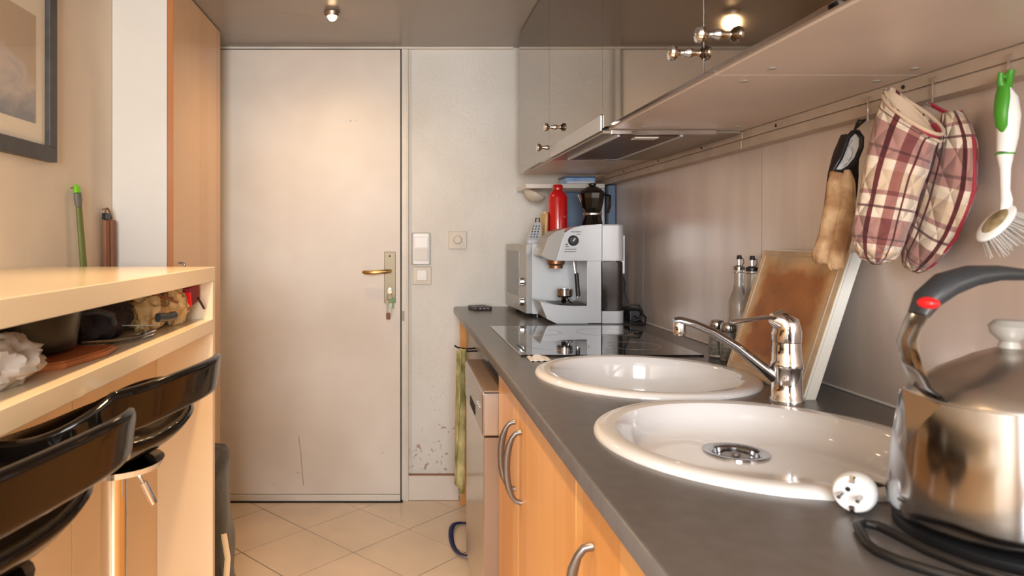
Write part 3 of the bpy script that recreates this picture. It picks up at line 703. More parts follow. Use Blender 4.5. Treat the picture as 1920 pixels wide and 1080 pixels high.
# things standing on the microwave
MZ = 1.180
rb = thing('metal_bottle', 'red enamelled metal bottle standing on the microwave', 'bottle', (.648, 2.87, MZ))
mk('body', MB().lathe((.648, 2.87, MZ), [(.036, 0), (.0395, .004), (.0395, .188), (.036, .202), (.024, .216), (.020, .220)], 32), 'red', rb, smooth=True)
mk('cap', MB().lathe((.648, 2.87, MZ), [(.0205, .2205), (.021, .224), (.021, .236), (.017, .243), (.004, .244)], 24), 'red', rb, smooth=True)
mp_ = thing('moka_pot', 'glossy black stovetop coffee pot with a pale waist ring on the microwave', 'coffee pot', (.782, 2.84, MZ))
mk('boiler', MB().lathe((.782, 2.84, MZ), [(.046, 0), (.050, .004), (.050, .040), (.044, .075), (.035, .116)], 10), 'black_gloss', mp_)
mk('waist_ring', MB().lathe((.782, 2.84, MZ), [(.036, .116), (.038, .118), (.038, .124), (.036, .126)], 28), 'satin', mp_)
mk('jug', MB().lathe((.782, 2.84, MZ), [(.034, .127), (.040, .145), (.047, .185), (.049, .205)], 10), 'black_gloss', mp_)
mk('lid', MB().lathe((.782, 2.84, MZ), [(.050, .206), (.046, .214), (.020, .232), (.014, .233)], 10), 'black_gloss', mp_)
mk('lid_knob', MB().lathe((.782, 2.84, MZ), [(.008, .233), (.015, .237), (.016, .245), (.006, .248)], 16), 'black', mp_, smooth=True)
mk('handle', MB().tube([(.826, 2.84, MZ+.200), (.852, 2.835, MZ+.196), (.850, 2.833, MZ+.150), (.842, 2.835, MZ+.125)], [(.008, .006)]*4, 10), 'black_gloss', mp_, smooth=True)
mk('spout', MB().prism([(.742, 2.830, MZ+.170), (.738, 2.84, MZ+.205), (.725, 2.84, MZ+.200), (.738, 2.84, MZ+.170)], (0, .014, 0)), 'chrome', mp_)
gr = thing('box_grater', 'small silver grater standing on the left end of the microwave', 'grater', (.545, 2.87, MZ))
def taper(cx, cy, w0, d0, w1, d1, z0, z1, lean=0): return MB().ring_loft([[V(cx-w0, cy-d0, z0), V(cx+w0, cy-d0, z0), V(cx+w0, cy+d0, z0), V(cx-w0, cy+d0, z0)], [V(cx-w1+lean, cy-d1, z1), V(cx+w1+lean, cy-d1, z1), V(cx+w1+lean, cy+d1, z1), V(cx-w1+lean, cy+d1, z1)]])
mk('foot', MB().box(.520, .578, 2.84, 2.90, MZ, MZ+.018, .002), 'silver_plastic', gr)
mk('blade', taper(.549, 2.87, .028, .028, .012, .014, MZ+.018, MZ+.088, .016), 'silver_plastic', gr)
q = MB()
for i in range(5):
    for j in range(3): q.ball((.545+i*.0028+(j-1)*.012, 2.8405+i*.0026, MZ+.028+i*.011), .003, n=6)
mk('teeth', q, 'ink', gr)
mk('handle', MB().tube([(.557, 2.87, MZ+.088), (.558, 2.87, MZ+.105), (.572, 2.87, MZ+.105), (.573, 2.87, MZ+.088)], .003, 8), 'black', gr, smooth=True)
cb = thing('small_board', 'narrow cream board standing on edge between grater and red bottle', 'cutting board', (.596, 2.89, MZ))
mk('slab', MB().box(.591, .602, 2.85, 2.95, MZ, MZ+.125, .004, rot=('Y', .04)), 'cream_cloth', cb)
mk('rim', MB().box(.592, .601, 2.86, 2.94, MZ+.122, MZ+.134, .004, rot=('Y', .04)), 'cream_matt', cb)
# corner shelf over the microwave
cs = thing('corner_shelf', 'pale grey shelf in the far corner below the wall cabinets', 'shelf', (.74, 3.07, 1.415))
mk('board', MB().box(.535, .868, 2.96, 3.212, 1.415, 1.434, .002), 'white_side', cs)
mk('upright', MB().box(.858, .868, 2.965, 3.205, 1.182, 1.414, .001), 'white_side', cs)
mk('back_panel', MB().box(.69, .857, 3.19, 3.208, 1.19, 1.414, .001), 'blue_dim', cs, label='blue-grey back panel')
mk('edge_strip', MB().box(.875, .903, 2.93, 3.20, 1.182, 1.425, .001), 'blue_dim', cs, label='upright blue-grey strip')
bx = thing('blue_box', 'small bright blue box lying on the corner shelf under the cabinets', 'box', (.765, 3.03, 1.434))
mk('box_body', MB().box(.705, .832, 2.975, 3.10, 1.434, 1.462, .003), 'bright_blue', bx)
mk('lid', MB().box(.702, .835, 2.972, 3.103, 1.4625, 1.4685, .001), 'blue_dim', bx)
mk('label_strip', MB().box(.712, .826, 2.9735, 2.975, 1.437, 1.445), 'white_plastic', bx)
bw2 = thing('hanging_bowl', 'small ribbed white bowl with orange inside hanging under the corner shelf', 'bowl', (.585, 3.05, 1.37))
def bowlm(r0, dz, flip=1):
    q = MB(); prof = [(.006, -.034), (.022, -.032), (.040, -.018), (.050, .0)]
    q.lathe((.590, 3.05, 1.398), [(a*r0, b+dz) for a, b in prof], 24, cap0=True, cap1=False)
    for v in q.bm.verts: v.co.z += -.35*(v.co.x-.590)*0
    bmesh.ops.rotate(q.bm, verts=q.bm.verts[:], cent=(.590, 3.05, 1.398), matrix=Matrix.Rotation(math.radians(24), 3, 'Y')); return q
mk('bowl_shell', bowlm(1, 0), 'aged_plastic', bw2, smooth=True, solid=.002)
mk('bowl_inside', bowlm(.93, .003), 'orange', bw2, smooth=True)
mk('hook', MB().tube([(.545, 3.05, 1.415), (.545, 3.05, 1.406), (.549, 3.05, 1.402)], .0018, 6), 'chrome', bw2)
# dark phone / remote on worktop end
rm = thing('cordless_device', 'small dark grey device lying on the far left end of the worktop', 'remote control', (.335, 3.08, .89))
mk('body', MB().box(.312, .392, 3.03, 3.12, .890, .906, .004, rot=('Z', .25)), 'remote', rm)
mk('screen', MB().box(.335, .375, 3.07, 3.11, .9055, .9068, .0004, rot=('Z', .25)), 'black', rm)
for k in range(3): mk('port', MB().box(.332+k*.018, .340+k*.018, 3.0265, 3.031, .896, .901, rot=('Z', .25, V(.352, 3.075, .9))), 'silver_grey', rm)
# cloth scrap at the sink rim
sc = MB().grid(lambda u, v: V(.330+.055*u, 1.765+.06*v, .8905+.009*abs(noise.noise(V(u*4, v*4, 1)))+.006*math.sin(u*3.1)*math.sin(v*3.1)), 14, 12)
o = mk('dish_cloth', sc, 'lining', smooth=True, solid=.0015); tag(o, 'small scrap of white cloth on the worktop between hob and far sink', 'cloth')

# ------------------------------------------------------------------ tap
tp = thing('mixer_tap', 'chrome single-lever mixer tap between the two sinks', 'tap', (.745, 1.336, .89))
TX, TY = .742, 1.34
mk('body', MB().lathe((TX, TY, .890), [(.030, 0), (.030, .004), (.027, .008), (.0265, .060), (.0285, .064), (.0285, .072), (.0265, .076), (.0255, .100), (.0245, .112)], 32), 'chrome', tp, smooth=True)
mk('lever_cap', MB().tube([(TX, TY, 1.003), (TX, TY, 1.020), (TX-.003, TY, 1.036), (TX-.016, TY, 1.046), (TX-.03, TY, 1.0475)], [.0255, .0265, .026, .020, .010], 24), 'chrome', tp, smooth=True)
mk('lever', MB().tube([(TX-.012, TY, 1.047), (TX-.04, TY, 1.0495), (TX-.07, TY, 1.0455), (TX-.102, TY-.002, 1.041), (TX-.108, TY-.002, 1.040)], [(.014, .006), (.012, .004), (.010, .0038), (.009, .0045), (.005, .003)], 14, up=(0, 0, 1)), 'chrome', tp, smooth=True)
mk('spout', MB().tube([(TX-.015, TY+.004, .930), (TX-.05, TY+.010, .958), (TX-.09, TY+.018, .992), (TX-.13, TY+.026, 1.018), (TX-.165, TY+.034, 1.033), (TX-.190, TY+.04, 1.039), (TX-.200, TY+.042, 1.038)], [(.013, .012), (.0125, .010), (.012, .009), (.0115, .0085), (.011, .008), (.012, .008), (.010, .006)], 16), 'steel', tp, smooth=True)
mk('aerator', MB().lathe((TX-.190, TY+.040, 1.010), [(.0105, 0), (.0115, .004), (.0115, .022), (.010, .026)], 20), 'chrome', tp, smooth=True)

# ------------------------------------------------------------------ chopping board leaning on splashback
cbd = thing('chopping_board', 'large white chopping board with stained brown face leaning on the splashback', 'cutting board', (.80, 1.52, .89))
P0 = V(.777, 1.347, .891); U = V(.012, .348, 0); W_ = V(.093, 0, .285); N = U.cross(W_).normalized()
if N.x < 0: N = -N
th = .0235
mk('slab', MB().prism([P0+N*.0015, P0+U+N*.0015, P0+U+W_+N*.0015, P0+W_+N*.0015], N*th, .003), 'board_white', cbd)
mk('stained_face', MB().grid(lambda u, v: P0+U*(.012+.976*u)+W_*(.012+.976*v)+N*.001, 2, 2), 'stained', cbd, solid=.001, label='brown worn wood-like face')
b = MB()
gp = [P0+U*.06+W_*.06, P0+U*.94+W_*.06, P0+U*.94+W_*.95, P0+U*.06+W_*.95, P0+U*.06+W_*.06]
b.tube(gp, .0012, 6); mk('juice_groove', b, 'thread', cbd)

# ------------------------------------------------------------------ bottles and shakers
def oilb(x, y, label, dark):
    t = thing('oil_bottle', label, 'bottle', (x, y, .89), 'glass oil bottles')
    pr = [(.024, .001), (.0265, .005), (.0265, .130), (.024, .150), (.014, .180), (.0115, .195), (.0115, .222), (.0135, .224), (.0135, .229)]
    mk('glass_body', MB().lathe((x, y, .89), pr, 28), 'glass', t, smooth=True)
    st = mk('stopper', MB().lathe((x, y, .89), [(.0145, .2295), (.0145, .238), (.006, .242)], 18), 'black' if dark else 'steel', t, smooth=True)
    mk('pour_tube', MB().tube([(x, y, 1.131), (x, y, 1.145), (x+.002, y, 1.156)], .0028, 8), 'steel', st, smooth=True)
    mk('pour_cap', MB().lathe((x+.001, y, .89), [(.006, .257), (.0065, .262), (.005, .268)], 12), 'black', st)
    mk('bail', MB().tube([(x+.003, y, 1.153), (x+.012, y, 1.148), (x+.013, y, 1.138), (x+.008, y, 1.130)], .001, 6), 'black', st)
oilb(.879, 1.812, 'slim clear glass oil bottle with metal pourer, left of its twin behind the board', False)
oilb(.8795, 1.746, 'clear glass oil bottle with black pourer, half hidden by the chopping board', True)
def shaker(x, y, label):
    t = thing('spice_shaker', label, 'shaker', (x, y, .89), 'glass shakers')
    mk('glass_body', MB().lathe((x, y, .89), [(.019, .001), (.0205, .004), (.0205, .066), (.017, .074)], 20), 'glass', t, smooth=True)
    mk('contents', MB().lathe((x, y, .89), [(.0175, .006), (.0175, .052)], 16), 'salt', t, smooth=True)
    mk('lid', MB().lathe((x, y, .89), [(.0185, .0745), (.0195, .077), (.0195, .090), (.016, .096), (.004, .098)], 24), 'steel', t, smooth=True)
shaker(.835, 1.842, 'left glass shaker with dome steel lid near the oil bottles')
shaker(.836, 1.778, 'right glass shaker with dome steel lid touching the chopping board')

# ------------------------------------------------------------------ hooks, mitts, brush
def hook(y, label, z1=1.412, x=.866):
    h = mk('hook', MB().tube([(.8705, y, 1.463), (x, y, 1.462), (x-.001, y, 1.440), (x-.001, y, z1+.008), (x-.006, y, z1), (x-.012, y, z1+.006)], .0014, 8), 'chrome', smooth=True)
    tag(h, label, 'hook', 'wire hooks on the rail'); return h
hook(1.292, 'wire hook holding the dark and cream oven glove')
hook(1.135, 'wire hook hidden behind the plaid oven mitts', 1.416)
hook(.994, 'wire hook holding the white and green dish brush', 1.430)
def mitt(name, path, rad, n, label, m, par, up=(1, 0, 0), jit=.003, cap0=False, smooth=True, solid=.004, seed=0, nm='shell', cap1=True, shear=None):
    """sleeve along a path; cross-section ellipse (ra along up x t)"""
    pts = [V(*p) for p in path]
    def at(t):
        f = t*(len(pts)-1); i = min(int(f), len(pts)-2); f -= i
        p0, p1, p2, p3 = pts[max(i-1, 0)], pts[i], pts[i+1], pts[min(i+2, len(pts)-1)]
        p = .5*((2*p1)+(-p0+p2)*f+(2*p0-5*p1+4*p2-p3)*f*f+(-p0+3*p1-3*p2+p3)*f**3)
        a = rad[i][0]*(1-f)+rad[i+1][0]*f; b = rad[i][1]*(1-f)+rad[i+1][1]*f
        return p, a, b
    def f(u, v):
        p, a, b = at(v); q0 = at(max(v-.02, 0))[0]; q1 = at(min(v+.02, 1))[0]; t = (q1-q0).normalized()
        s = V(*up).cross(t).normalized(); r_ = t.cross(s).normalized(); an = 2*math.pi*u
        d = s*a*math.cos(an)+r_*b*math.sin(an)
        d += d.normalized()*jit*noise.noise(V(math.cos(an)*2.2+seed, math.sin(an)*2.2, v*7)) if d.length > 1e-5 else V(0, 0, 0)
        if shear: d.z += (d.x*shear[0]+d.y*shear[1])*max(0, 1-v/shear[2])
        return p+d
    return mk(nm, MB().grid(f, n, 30, wrap=True), m, par, smooth=smooth, solid=solid, label=label)
# plaid mitt (front): cuff ring at top, closed rounded tip below
t = thing('oven_mitt', 'maroon plaid quilted oven mitt with open cuff, hanging frontmost from the rail', 'oven mitt', (.80, 1.14, 1.16), 'plaid oven mitts')
pa = [(.816, 1.112, 1.400), (.811, 1.116, 1.380), (.797, 1.120, 1.325), (.784, 1.125, 1.260), (.776, 1.130, 1.205), (.772, 1.132, 1.172), (.771, 1.132, 1.160)]
ra = [(.038, .038), (.039, .038), (.041, .036), (.040, .033), (.038, .029), (.026, .020), (.003, .003)]
mitt('s', pa, ra, 36, None, 'plaid', t, up=(0, 1, 0), seed=1, shear=(-.38, .95, .4))
rg = MB(); rg.tube([(.816+.039*math.cos(a), 1.112+.038*math.sin(a), 1.400-.38*.039*math.cos(a)+.95*.038*math.sin(a)) for a in [i*math.pi/16 for i in range(33)]], .0030, 8)
rd = MB(); rd.tube([(.815+.035*math.cos(a), 1.1125+.035*math.sin(a), 1.395-.38*.035*math.cos(a)+.95*.035*math.sin(a)) for a in [math.pi+i*math.pi/16 for i in range(17)]], .004, 8)
mk('inner_binding', rd, 'maroon', t, smooth=True, label='red inner binding')
mitt('c', [(.8155, 1.1125, 1.398), (.8105, 1.117, 1.378), (.802, 1.120, 1.345)], [(.0345, .035), (.035, .035), (.028, .026)], 30, 'beige lining', 'beige_lining', t, up=(0, 1, 0), nm='lining', jit=.001, solid=.001, shear=(-.38, .95, 1.2))
mk('binding', rg, 'plaid', t, smooth=True, label='plaid cuff hem')
# second plaid mitt behind, leaf shaped, flat to the wall
t = thing('oven_mitt', 'second plaid oven mitt with maroon piping, hanging flat behind the front mitt', 'oven mitt', (.88, 1.14, 1.16), 'plaid oven mitts')
pb = [(.878, 1.110, 1.400), (.878, 1.108, 1.352), (.876, 1.120, 1.290), (.874, 1.145, 1.225), (.872, 1.178, 1.175), (.872, 1.192, 1.155), (.872, 1.195, 1.150)]
rb_ = [(.012, .012), (.038, .016), (.054, .019), (.050, .019), (.034, .015), (.018, .009), (.002, .002)]
mitt('b', pb, rb_, 36, None, 'plaid', t, up=(1, 0, 0), seed=5, jit=.002)
pip = MB()
pts = []
for i, (p, r2) in enumerate(zip(pb, rb_)):
    q0 = V(*pb[max(i-1, 0)]); q1 = V(*pb[min(i+1, len(pb)-1)]); tt = (q1-q0).normalized(); s = V(1, 0, 0).cross(tt).normalized()
    pts.append((V(*p)+s*r2[0]*1.04, V(*p)-s*r2[0]*1.04))
pip.tube([a for a, _ in pts], .003, 8); pip.tube([b_ for _, b_ in pts], .003, 8)
mk('piping', pip, 'maroon', t, smooth=True, label='maroon piping')
mk('hanging_loop', MB().tube([(.874, 1.112, 1.40), (.862, 1.135, 1.420), (.866, 1.137, 1.416), (.875, 1.116, 1.398)], .002, 8), 'maroon', t, smooth=True)
# dark + cream glove
t = thing('oven_glove', 'worn cream and dark brown oven glove with white lining, left of the plaid mitts', 'oven mitt', (.85, 1.31, 1.15))
mitt('g', [(.834, 1.296, 1.392), (.830, 1.298, 1.362), (.824, 1.300, 1.320), (.818, 1.302, 1.26), (.811, 1.304, 1.20), (.806, 1.306, 1.165), (.805, 1.307, 1.158)],
     [(.010, .014), (.017, .020), (.022, .023), (.022, .024), (.018, .021), (.011, .014), (.002, .002)], 30, None, 'dark_cloth', t, up=(0, 1, 0), seed=2)
mitt('q', [(.7990, 1.272, 1.322), (.7965, 1.268, 1.300), (.7900, 1.268, 1.25), (.7800, 1.272, 1.20), (.772, 1.276, 1.168), (.770, 1.278, 1.158), (.770, 1.278, 1.154)],
     [(.011, .008), (.017, .013), (.018, .014), (.016, .014), (.015, .014), (.010, .010), (.002, .002)], 26, 'cream quilted palm', 'quilt', t, up=(0, 1, 0), seed=3, nm='palm')
mitt('q', [(.806, 1.262, 1.322), (.804, 1.256, 1.300), (.800, 1.254, 1.25), (.793, 1.256, 1.20), (.788, 1.260, 1.165), (.786, 1.262, 1.150), (.786, 1.262, 1.145)],
     [(.005, .006), (.010, .009), (.013, .011), (.014, .012), (.013, .012), (.010, .010), (.002, .002)], 22, 'cream quilted edge', 'quilt', t, up=(0, 1, 0), seed=4, nm='palm')
def gp2(x, y, Yd=1.262): return ((x-750)*Yd/1310, Yd, 1.2-(y-448)*Yd/1310)
ringpx = [(1600, 247), (1590, 258), (1584, 275), (1576, 296), (1563, 318), (1578, 322), (1592, 314), (1606, 298), (1615, 276), (1616, 258), (1608, 247), (1600, 247)]
RG = [gp2(*p) for p in ringpx]; cc = gp2(1594, 285)
mk('lining', MB().grid(lambda u, v: V(cc[0], cc[1]+.010, cc[2]).lerp(V(*RG[min(int(round(u*11)), 11) % 11])+V(0, .004, 0), v)+V(0, .004*math.sin(v*9+u*12)*v*(1-v)*4, 0), 11, 8, wrap=True), 'lining', t, smooth=True, solid=.002, label='white lining showing in the opening')
mk('edge_binding', MB().tube(RG, .0042, 10), 'black', t, smooth=True, label='black binding')
mk('hanging_loop', MB().tube([gp2(1602, 247, 1.265), gp2(1606, 235, 1.275), gp2(1610, 226, 1.288), (.8595, 1.292, 1.420), gp2(1607, 238, 1.272)], .0025, 8), 'black', t, smooth=True)
# dish brush
t = thing('dish_brush', 'white dish brush with green grip hanging at the right by the plaid mitts', 'brush', (.86, .995, 1.21))
BX, BY = .860, .994
mk('handle', MB().tube([(BX+.001, BY, 1.414), (BX+.004, BY, 1.400), (BX+.006, BY, 1.375), (BX+.0045, BY, 1.345), (BX+.002, BY, 1.326), (BX+.001, BY, 1.322)], [(.005, .008), (.0125, .012), (.0145, .013), (.0125, .012), (.011, .010), (.0105, .009)], 20), 'white_plastic', t, smooth=True)
mk('grip', MB().tube([(BX-.004, BY-.003, 1.416), (BX-.0065, BY-.004, 1.400), (BX-.0095, BY-.005, 1.378), (BX-.0085, BY-.005, 1.360), (BX-.006, BY-.004, 1.352)], [(.005, .009), (.0065, .011), (.0065, .010), (.0055, .008), (.002, .002)], 16), 'green', t, smooth=True, label='green soft grip')
q = MB(); q.tube([(BX-.001, BY, 1.412), (BX-.006, BY, 1.424), (BX-.008, BY-.003, 1.436)], [.007, .004, .003], 10); q.tube([(BX+.001, BY, 1.412), (BX+.006, BY, 1.424), (BX+.007, BY-.003, 1.440)], [.008, .005, .004], 10)
q.tube([(BX-.008, BY, 1.434), (BX-.001, BY-.002, 1.430), (BX+.006, BY, 1.437)], .0025, 8)
mk('hanging_end', q, 'green', t, smooth=True, label='green split hanging end')
mk('neck', MB().tube([(BX+.001, BY, 1.320), (BX+.001, BY, 1.300), (BX+.001, BY, 1.270), (BX+.003, BY, 1.256), (BX+.002, BY, 1.240)], [(.0105, .009), (.0065, .0065), (.0055, .006), (.007, .007), (.008, .005)], 16), 'white_plastic', t, smooth=True)
mk('collar', MB().lathe((BX+.001, BY, 1.321), [(.0115, -.001), (.0115, .001)], 18), 'green', t)
TL = math.radians(40); HC = V(BX-.012, BY, 1.222)
bm_ = MB().ball(HC, .026, sx=.30, sy=.85, sz=1.3, n=24)
bmesh.ops.rotate(bm_.bm, verts=bm_.bm.verts[:], cent=HC, matrix=Matrix.Rotation(TL, 3, 'Y'))
mk('head', bm_, 'white_plastic', t, smooth=True)
dnr = V(math.cos(TL), 0, -math.sin(TL)); al = V(math.sin(TL), 0, math.cos(TL))
hc2 = HC-dnr*.0055-V(0, .003, 0)
bm_ = MB().ball(hc2, .018, sx=.22, sy=.8, sz=1.25, n=16)
bmesh.ops.rotate(bm_.bm, verts=bm_.bm.verts[:], cent=hc2, matrix=Matrix.Rotation(TL, 3, 'Y'))
mk('head_recess', bm_, 'brown_beige', t, smooth=True, label='brownish hollow of the brush head')
q = MB()
for i in range(260):
    a = random.uniform(-1, 1); c = random.uniform(-1, 1)
    if a*a+c*c > 1: continue
    p = HC+al*a*.029+V(0, 1, 0)*c*.019+dnr*.004
    d = (dnr+al*a*.5+V(0, 1, 0)*c*.5+V(random.uniform(-.12, .12), random.uniform(-.12, .12), random.uniform(-.12, .12))).normalized()
    e = p+d*random.uniform(.022, .030)
    if e.x > .903: e.x = .903
    q.tube([p, e], [.0008, .0006], 3, cap=False)
br = mk('bristles', q, 'bristle', t); br['kind'] = 'stuff'

# ------------------------------------------------------------------ kettle, base, cord, plug
KX, KY = .630, .722
kt = thing('kettle', 'polished steel kettle with black arched handle and red button at the right edge', 'kettle', (KX, KY, .89))
mk('base_plate', MB().lathe((KX, KY, .890), [(.098, 0), (.100, .003), (.100, .010), (.094, .014)], 48), 'black', kt, smooth=True)
mk('body', MB().lathe((KX, KY, 0), [(.096, .905), (.1035, .909), (.1055, .918), (.105, .935), (.100, .985), (.0935, 1.030), (.0925, 1.035), (.0905, 1.035)], 96), 'steel', kt, smooth=True)
mk('lid', MB().lathe((KX, KY, 0), [(.0895, 1.0345), (.088, 1.039), (.060, 1.061), (.030, 1.079), (.012, 1.087), (.002, 1.088)], 64), 'satin', kt, smooth=True, label='satin steel cone lid')
mk('lid_knob', MB().lathe((KX, KY, 0), [(.010, 1.0875), (.008, 1.094), (.016, 1.102), (.018, 1.110), (.012, 1.116), (.002, 1.117)], 24), 'silver_grey', kt, smooth=True)
# spout: V-shaped lip at the left
sp_ = MB()
ang = math.radians(176)
dx_, dy_ = math.cos(ang), math.sin(ang); tx, ty = -dy_, dx_
def sp(r, t_, z): return V(KX+dx_*r+tx*t_, KY+dy_*r+ty*t_, z)
sp_.ring_loft([[sp(.088, .030, 1.034), sp(.106, .0, 1.044), sp(.088, -.030, 1.034)], [sp(.090, .026, 1.020), sp(.104, 0, 1.026), sp(.090, -.026, 1.020)], [sp(.094, .012, .992), sp(.1005, 0, .992), sp(.094, -.012, .992)], [sp(.097, .002, .975), sp(.0995, 0, .973), sp(.097, -.002, .975)]])
mk('spout', sp_, 'steel', kt, smooth=True)
hpts = [(KX-.083, KY-.012, 1.036), (KX-.098, KY-.010, 1.050), (KX-.106, KY-.006, 1.072), (KX-.106, KY, 1.095), (KX-.099, KY, 1.114), (KX-.090, KY, 1.130)]
mk('handle_strap', MB().tube(hpts, [(.015, .0022)]*6, 16, up=(0, 1, 0)) if False else MB().tube(hpts, [(.0022, .015)]*6, 16, up=(0, 1, 0)), 'steel', kt, smooth=True)
gpts = [(KX-.094, KY, 1.122), (KX-.085, KY, 1.138), (KX-.066, KY, 1.153), (KX-.040, KY, 1.162), (KX-.012, KY, 1.165), (KX+.016, KY, 1.163), (KX+.022, KY, 1.161)]
gp_ = mk('grip', MB().tube(gpts, [(.007, .013), (.011, .016), (.013, .017), (.011, .016), (.008, .014), (.006, .011), (.002, .004)], 20, up=(0, 1, 0)), 'grip', kt, smooth=True, label='dark grey arched grip')
mk('button', MB().ball((KX-.090, KY-.008, 1.1345), .009, sx=1.05, sy=1.2, sz=.75), 'redbtn', gp_, smooth=True, label='red button')
mk('power_cord', MB().tube([(.74, .56, .895), (.65, .575, .895), (.595, .590, .895), (.555, .615, .895), (.530, .648, .895), (.516, .685, .895), (.5125, .720, .895), (.509, .742, .895), (.498, .750, .895), (.486, .742, .895), (.477, .722, .895), (.468, .700, .895), (.466, .682, .895), (.474, .660, .895), (.492, .637, .895), (.52, .61, .895), (.58, .55, .895), (.68, .50, .895)], .0048, 12), 'rubber', kt, smooth=True)
pg = thing('power_plug', 'white round power plug lying between the kettle and the near sink', 'plug', (.52, .80, .89))
PC = V(.512, .789, .9125); ax = V(.70, .70, 0).normalized()
def along(d): return PC+ax*d
mk('plug_body', MB().tube([along(-.004), along(0), along(.012), along(.020), along(.032), along(.044)], [.0195, .0215, .0215, .0205, .014, .011], 28), 'white_plastic', pg, smooth=True)
mk('plug_face', MB().tube([along(-.0058), along(-.0038)], .0185, 28), 'ceramic', pg)
sdir = V(-ax.y, ax.x, 0)
mk('contact_clip', MB().tube([along(-.0075)+V(0, 0, .0135), along(-.0035)+V(0, 0, .020)], .003, 6), 'steel', pg)
mk('contact_clip', MB().tube([along(-.0075)-V(0, 0, .0135), along(-.0035)-V(0, 0, .019)], .003, 6), 'steel', pg)
mk('earth_hole', MB().tube([along(-.0066)+V(0, 0, .0055)+sdir*.004, along(-.0045)+V(0, 0, .0055)+sdir*.004], .0026, 12), 'dark', pg)
for s_ in (-1, 1):
    mk('pin', MB().tube([along(-.0060)+sdir*.009*s_, along(-.0245)+sdir*.009*s_], .0022, 10), 'steel', pg)
mk('cable_sleeve', MB().tube([along(.043), along(.052)+V(0, 0, .001), along(.062)-V(0, 0, .003), V(.573, .845, .903), V(.60, .850, .8938), V(.66, .845, .8938), V(.74, .80, .8938), V(.80, .70, .8938)], [.0075, .0065, .005, .004, .0037, .0037, .0037, .0037], 12), 'rubber', pg, smooth=True, label='black cable')

# ------------------------------------------------------------------ breakfast bar (left)
BE, BF, TZ = 1.851, -.490, 1.1265
bar = thing('breakfast_bar', 'cream lacquered breakfast bar with an open shelf slot along the left wall', 'bar counter', (-.73, .9, 0))
BS = -.25
mk('top', MB().box(XL+.001, BF, BS, BE, TZ-.038, TZ, .0015), 'cream', bar)
mk('shelf', MB().box(XL+.001, BF+.002, BS, BE-.022, .958, .991, .001), 'cream', bar)
mk('end_panel', MB().box(XL+.001, BF-.0005, BE-.022, BE-.0003, 0, TZ-.038, .001), 'cream', bar)
mk('niche_back', MB().box(XL+.001, XL+.016, BS, BE-.022, .991, TZ-.038), 'cream_matt', bar)
for a, b_ in ((BS, .10), (.103, .72), (.723, 1.353), (1.356, BE-.0225)):
    mk('front_panel', MB().box(-.651, -.635, a, b_, .06, .9575, .001), 'cream_matt', bar)
mk('plinth', MB().box(-.69, -.675, BS, BE-.023, 0, .0595), 'cream_matt', bar)

# contents of the slot, resting at z=.991
NZ = .9912
def lump(name, c, sz, m, label, cat, jit=.5, seed=1, n=18):
    def f(u, v):
        th_ = 2*math.pi*u; ph = math.pi*v; d = V(math.cos(th_)*math.sin(ph), math.sin(th_)*math.sin(ph), -math.cos(ph))
        fold = abs(noise.noise(d*1.9+V(seed, seed*1.7, 0)))+.5*abs(noise.noise(d*4.2+V(seed, 0, seed)))
        k = 1.12-jit*fold
        p = V(c[0]+sz[0]*d.x*k, c[1]+sz[1]*d.y*k, NZ+sz[2]+sz[2]*d.z*k*1.15)
        p.z = min(max(p.z, NZ), TZ-.041); return p
    o = mk(name, MB().grid(f, 44, 26, wrap=True), m, smooth=True); tag(o, label, cat); return o
lump('plastic_bag', (-.575, .985, 0), (.062, .085, .034), 'white_cloth', 'crumpled pale plastic bag at the near end of the shelf slot', 'bag', .45, 3, 26)
fp = thing('saucepan', 'black saucepan in the dark shelf slot behind the wooden board', 'pan', (-.64, 1.17, NZ))
mk('pan_body', MB().lathe((-.69, 1.20, NZ+.0135), [(.105, .0), (.122, .006), (.132, .070), (.134, .074), (.130, .074), (.118, .012), (.01, .008)], 48), 'pan', fp, smooth=True)
mk('pan_handle', MB().tube([(-.605, 1.30, NZ+.070), (-.575, 1.325, NZ+.072), (-.556, 1.345, NZ+.062), (-.556, 1.352, NZ+.045)], [(.012, .007)]*4, 12), 'grip', fp, smooth=True)
wp = mk('wooden_board', MB().prism([(-.70, 1.03, NZ), (-.585, 1.055, NZ), (-.535, 1.12, NZ), (-.520, 1.24, NZ), (-.528, 1.30, NZ), (-.56, 1.29, NZ), (-.60, 1.28, NZ), (-.72, 1.27, NZ), (-.76, 1.15, NZ)], (0, 0, .013), .003), 'wood_board')
tag(wp, 'orange wooden board under the black pan in the shelf slot', 'cutting board')
rk = thing('wire_rack', 'curved chrome wire trivet lying in the middle of the shelf slot', 'trivet', (-.56, 1.42, NZ))
q = MB()
for r0, zz in ((.0, .004), (.014, .012)):
    mk('wire', MB().tube([(-.62+r0, 1.33, NZ+zz), (-.57+r0, 1.35, NZ+zz), (-.535+r0*.5, 1.42, NZ+zz), (-.530+r0*.3, 1.50, NZ+zz), (-.56, 1.56, NZ+zz)], .0028, 8), 'steel', rk, smooth=True)
mk('wire_spoke', MB().tube([(-.60, 1.37, NZ+.004), (-.56, 1.47, NZ+.004), (-.56, 1.54, NZ+.004)], .002, 6), 'steel', rk)
lump('dark_pouch', (-.64, 1.45, 0), (.075, .10, .045), 'dark_cloth', 'dark cloth pouch deep in the shelf slot behind the wire trivet', 'pouch', .4, 6)
lump('cloth_bag', (-.585, 1.605, 0), (.045, .070, .040), 'cream_cloth', 'creased cream cloth bag in the shelf slot', 'bag', .5, 9, 24)
lump('cloth_bag', (-.555, 1.705, 0), (.036, .055, .043), 'cream_cloth', 'pale yellow cloth bundle at the front of the shelf slot by the red box', 'bag', .6, 12, 24)
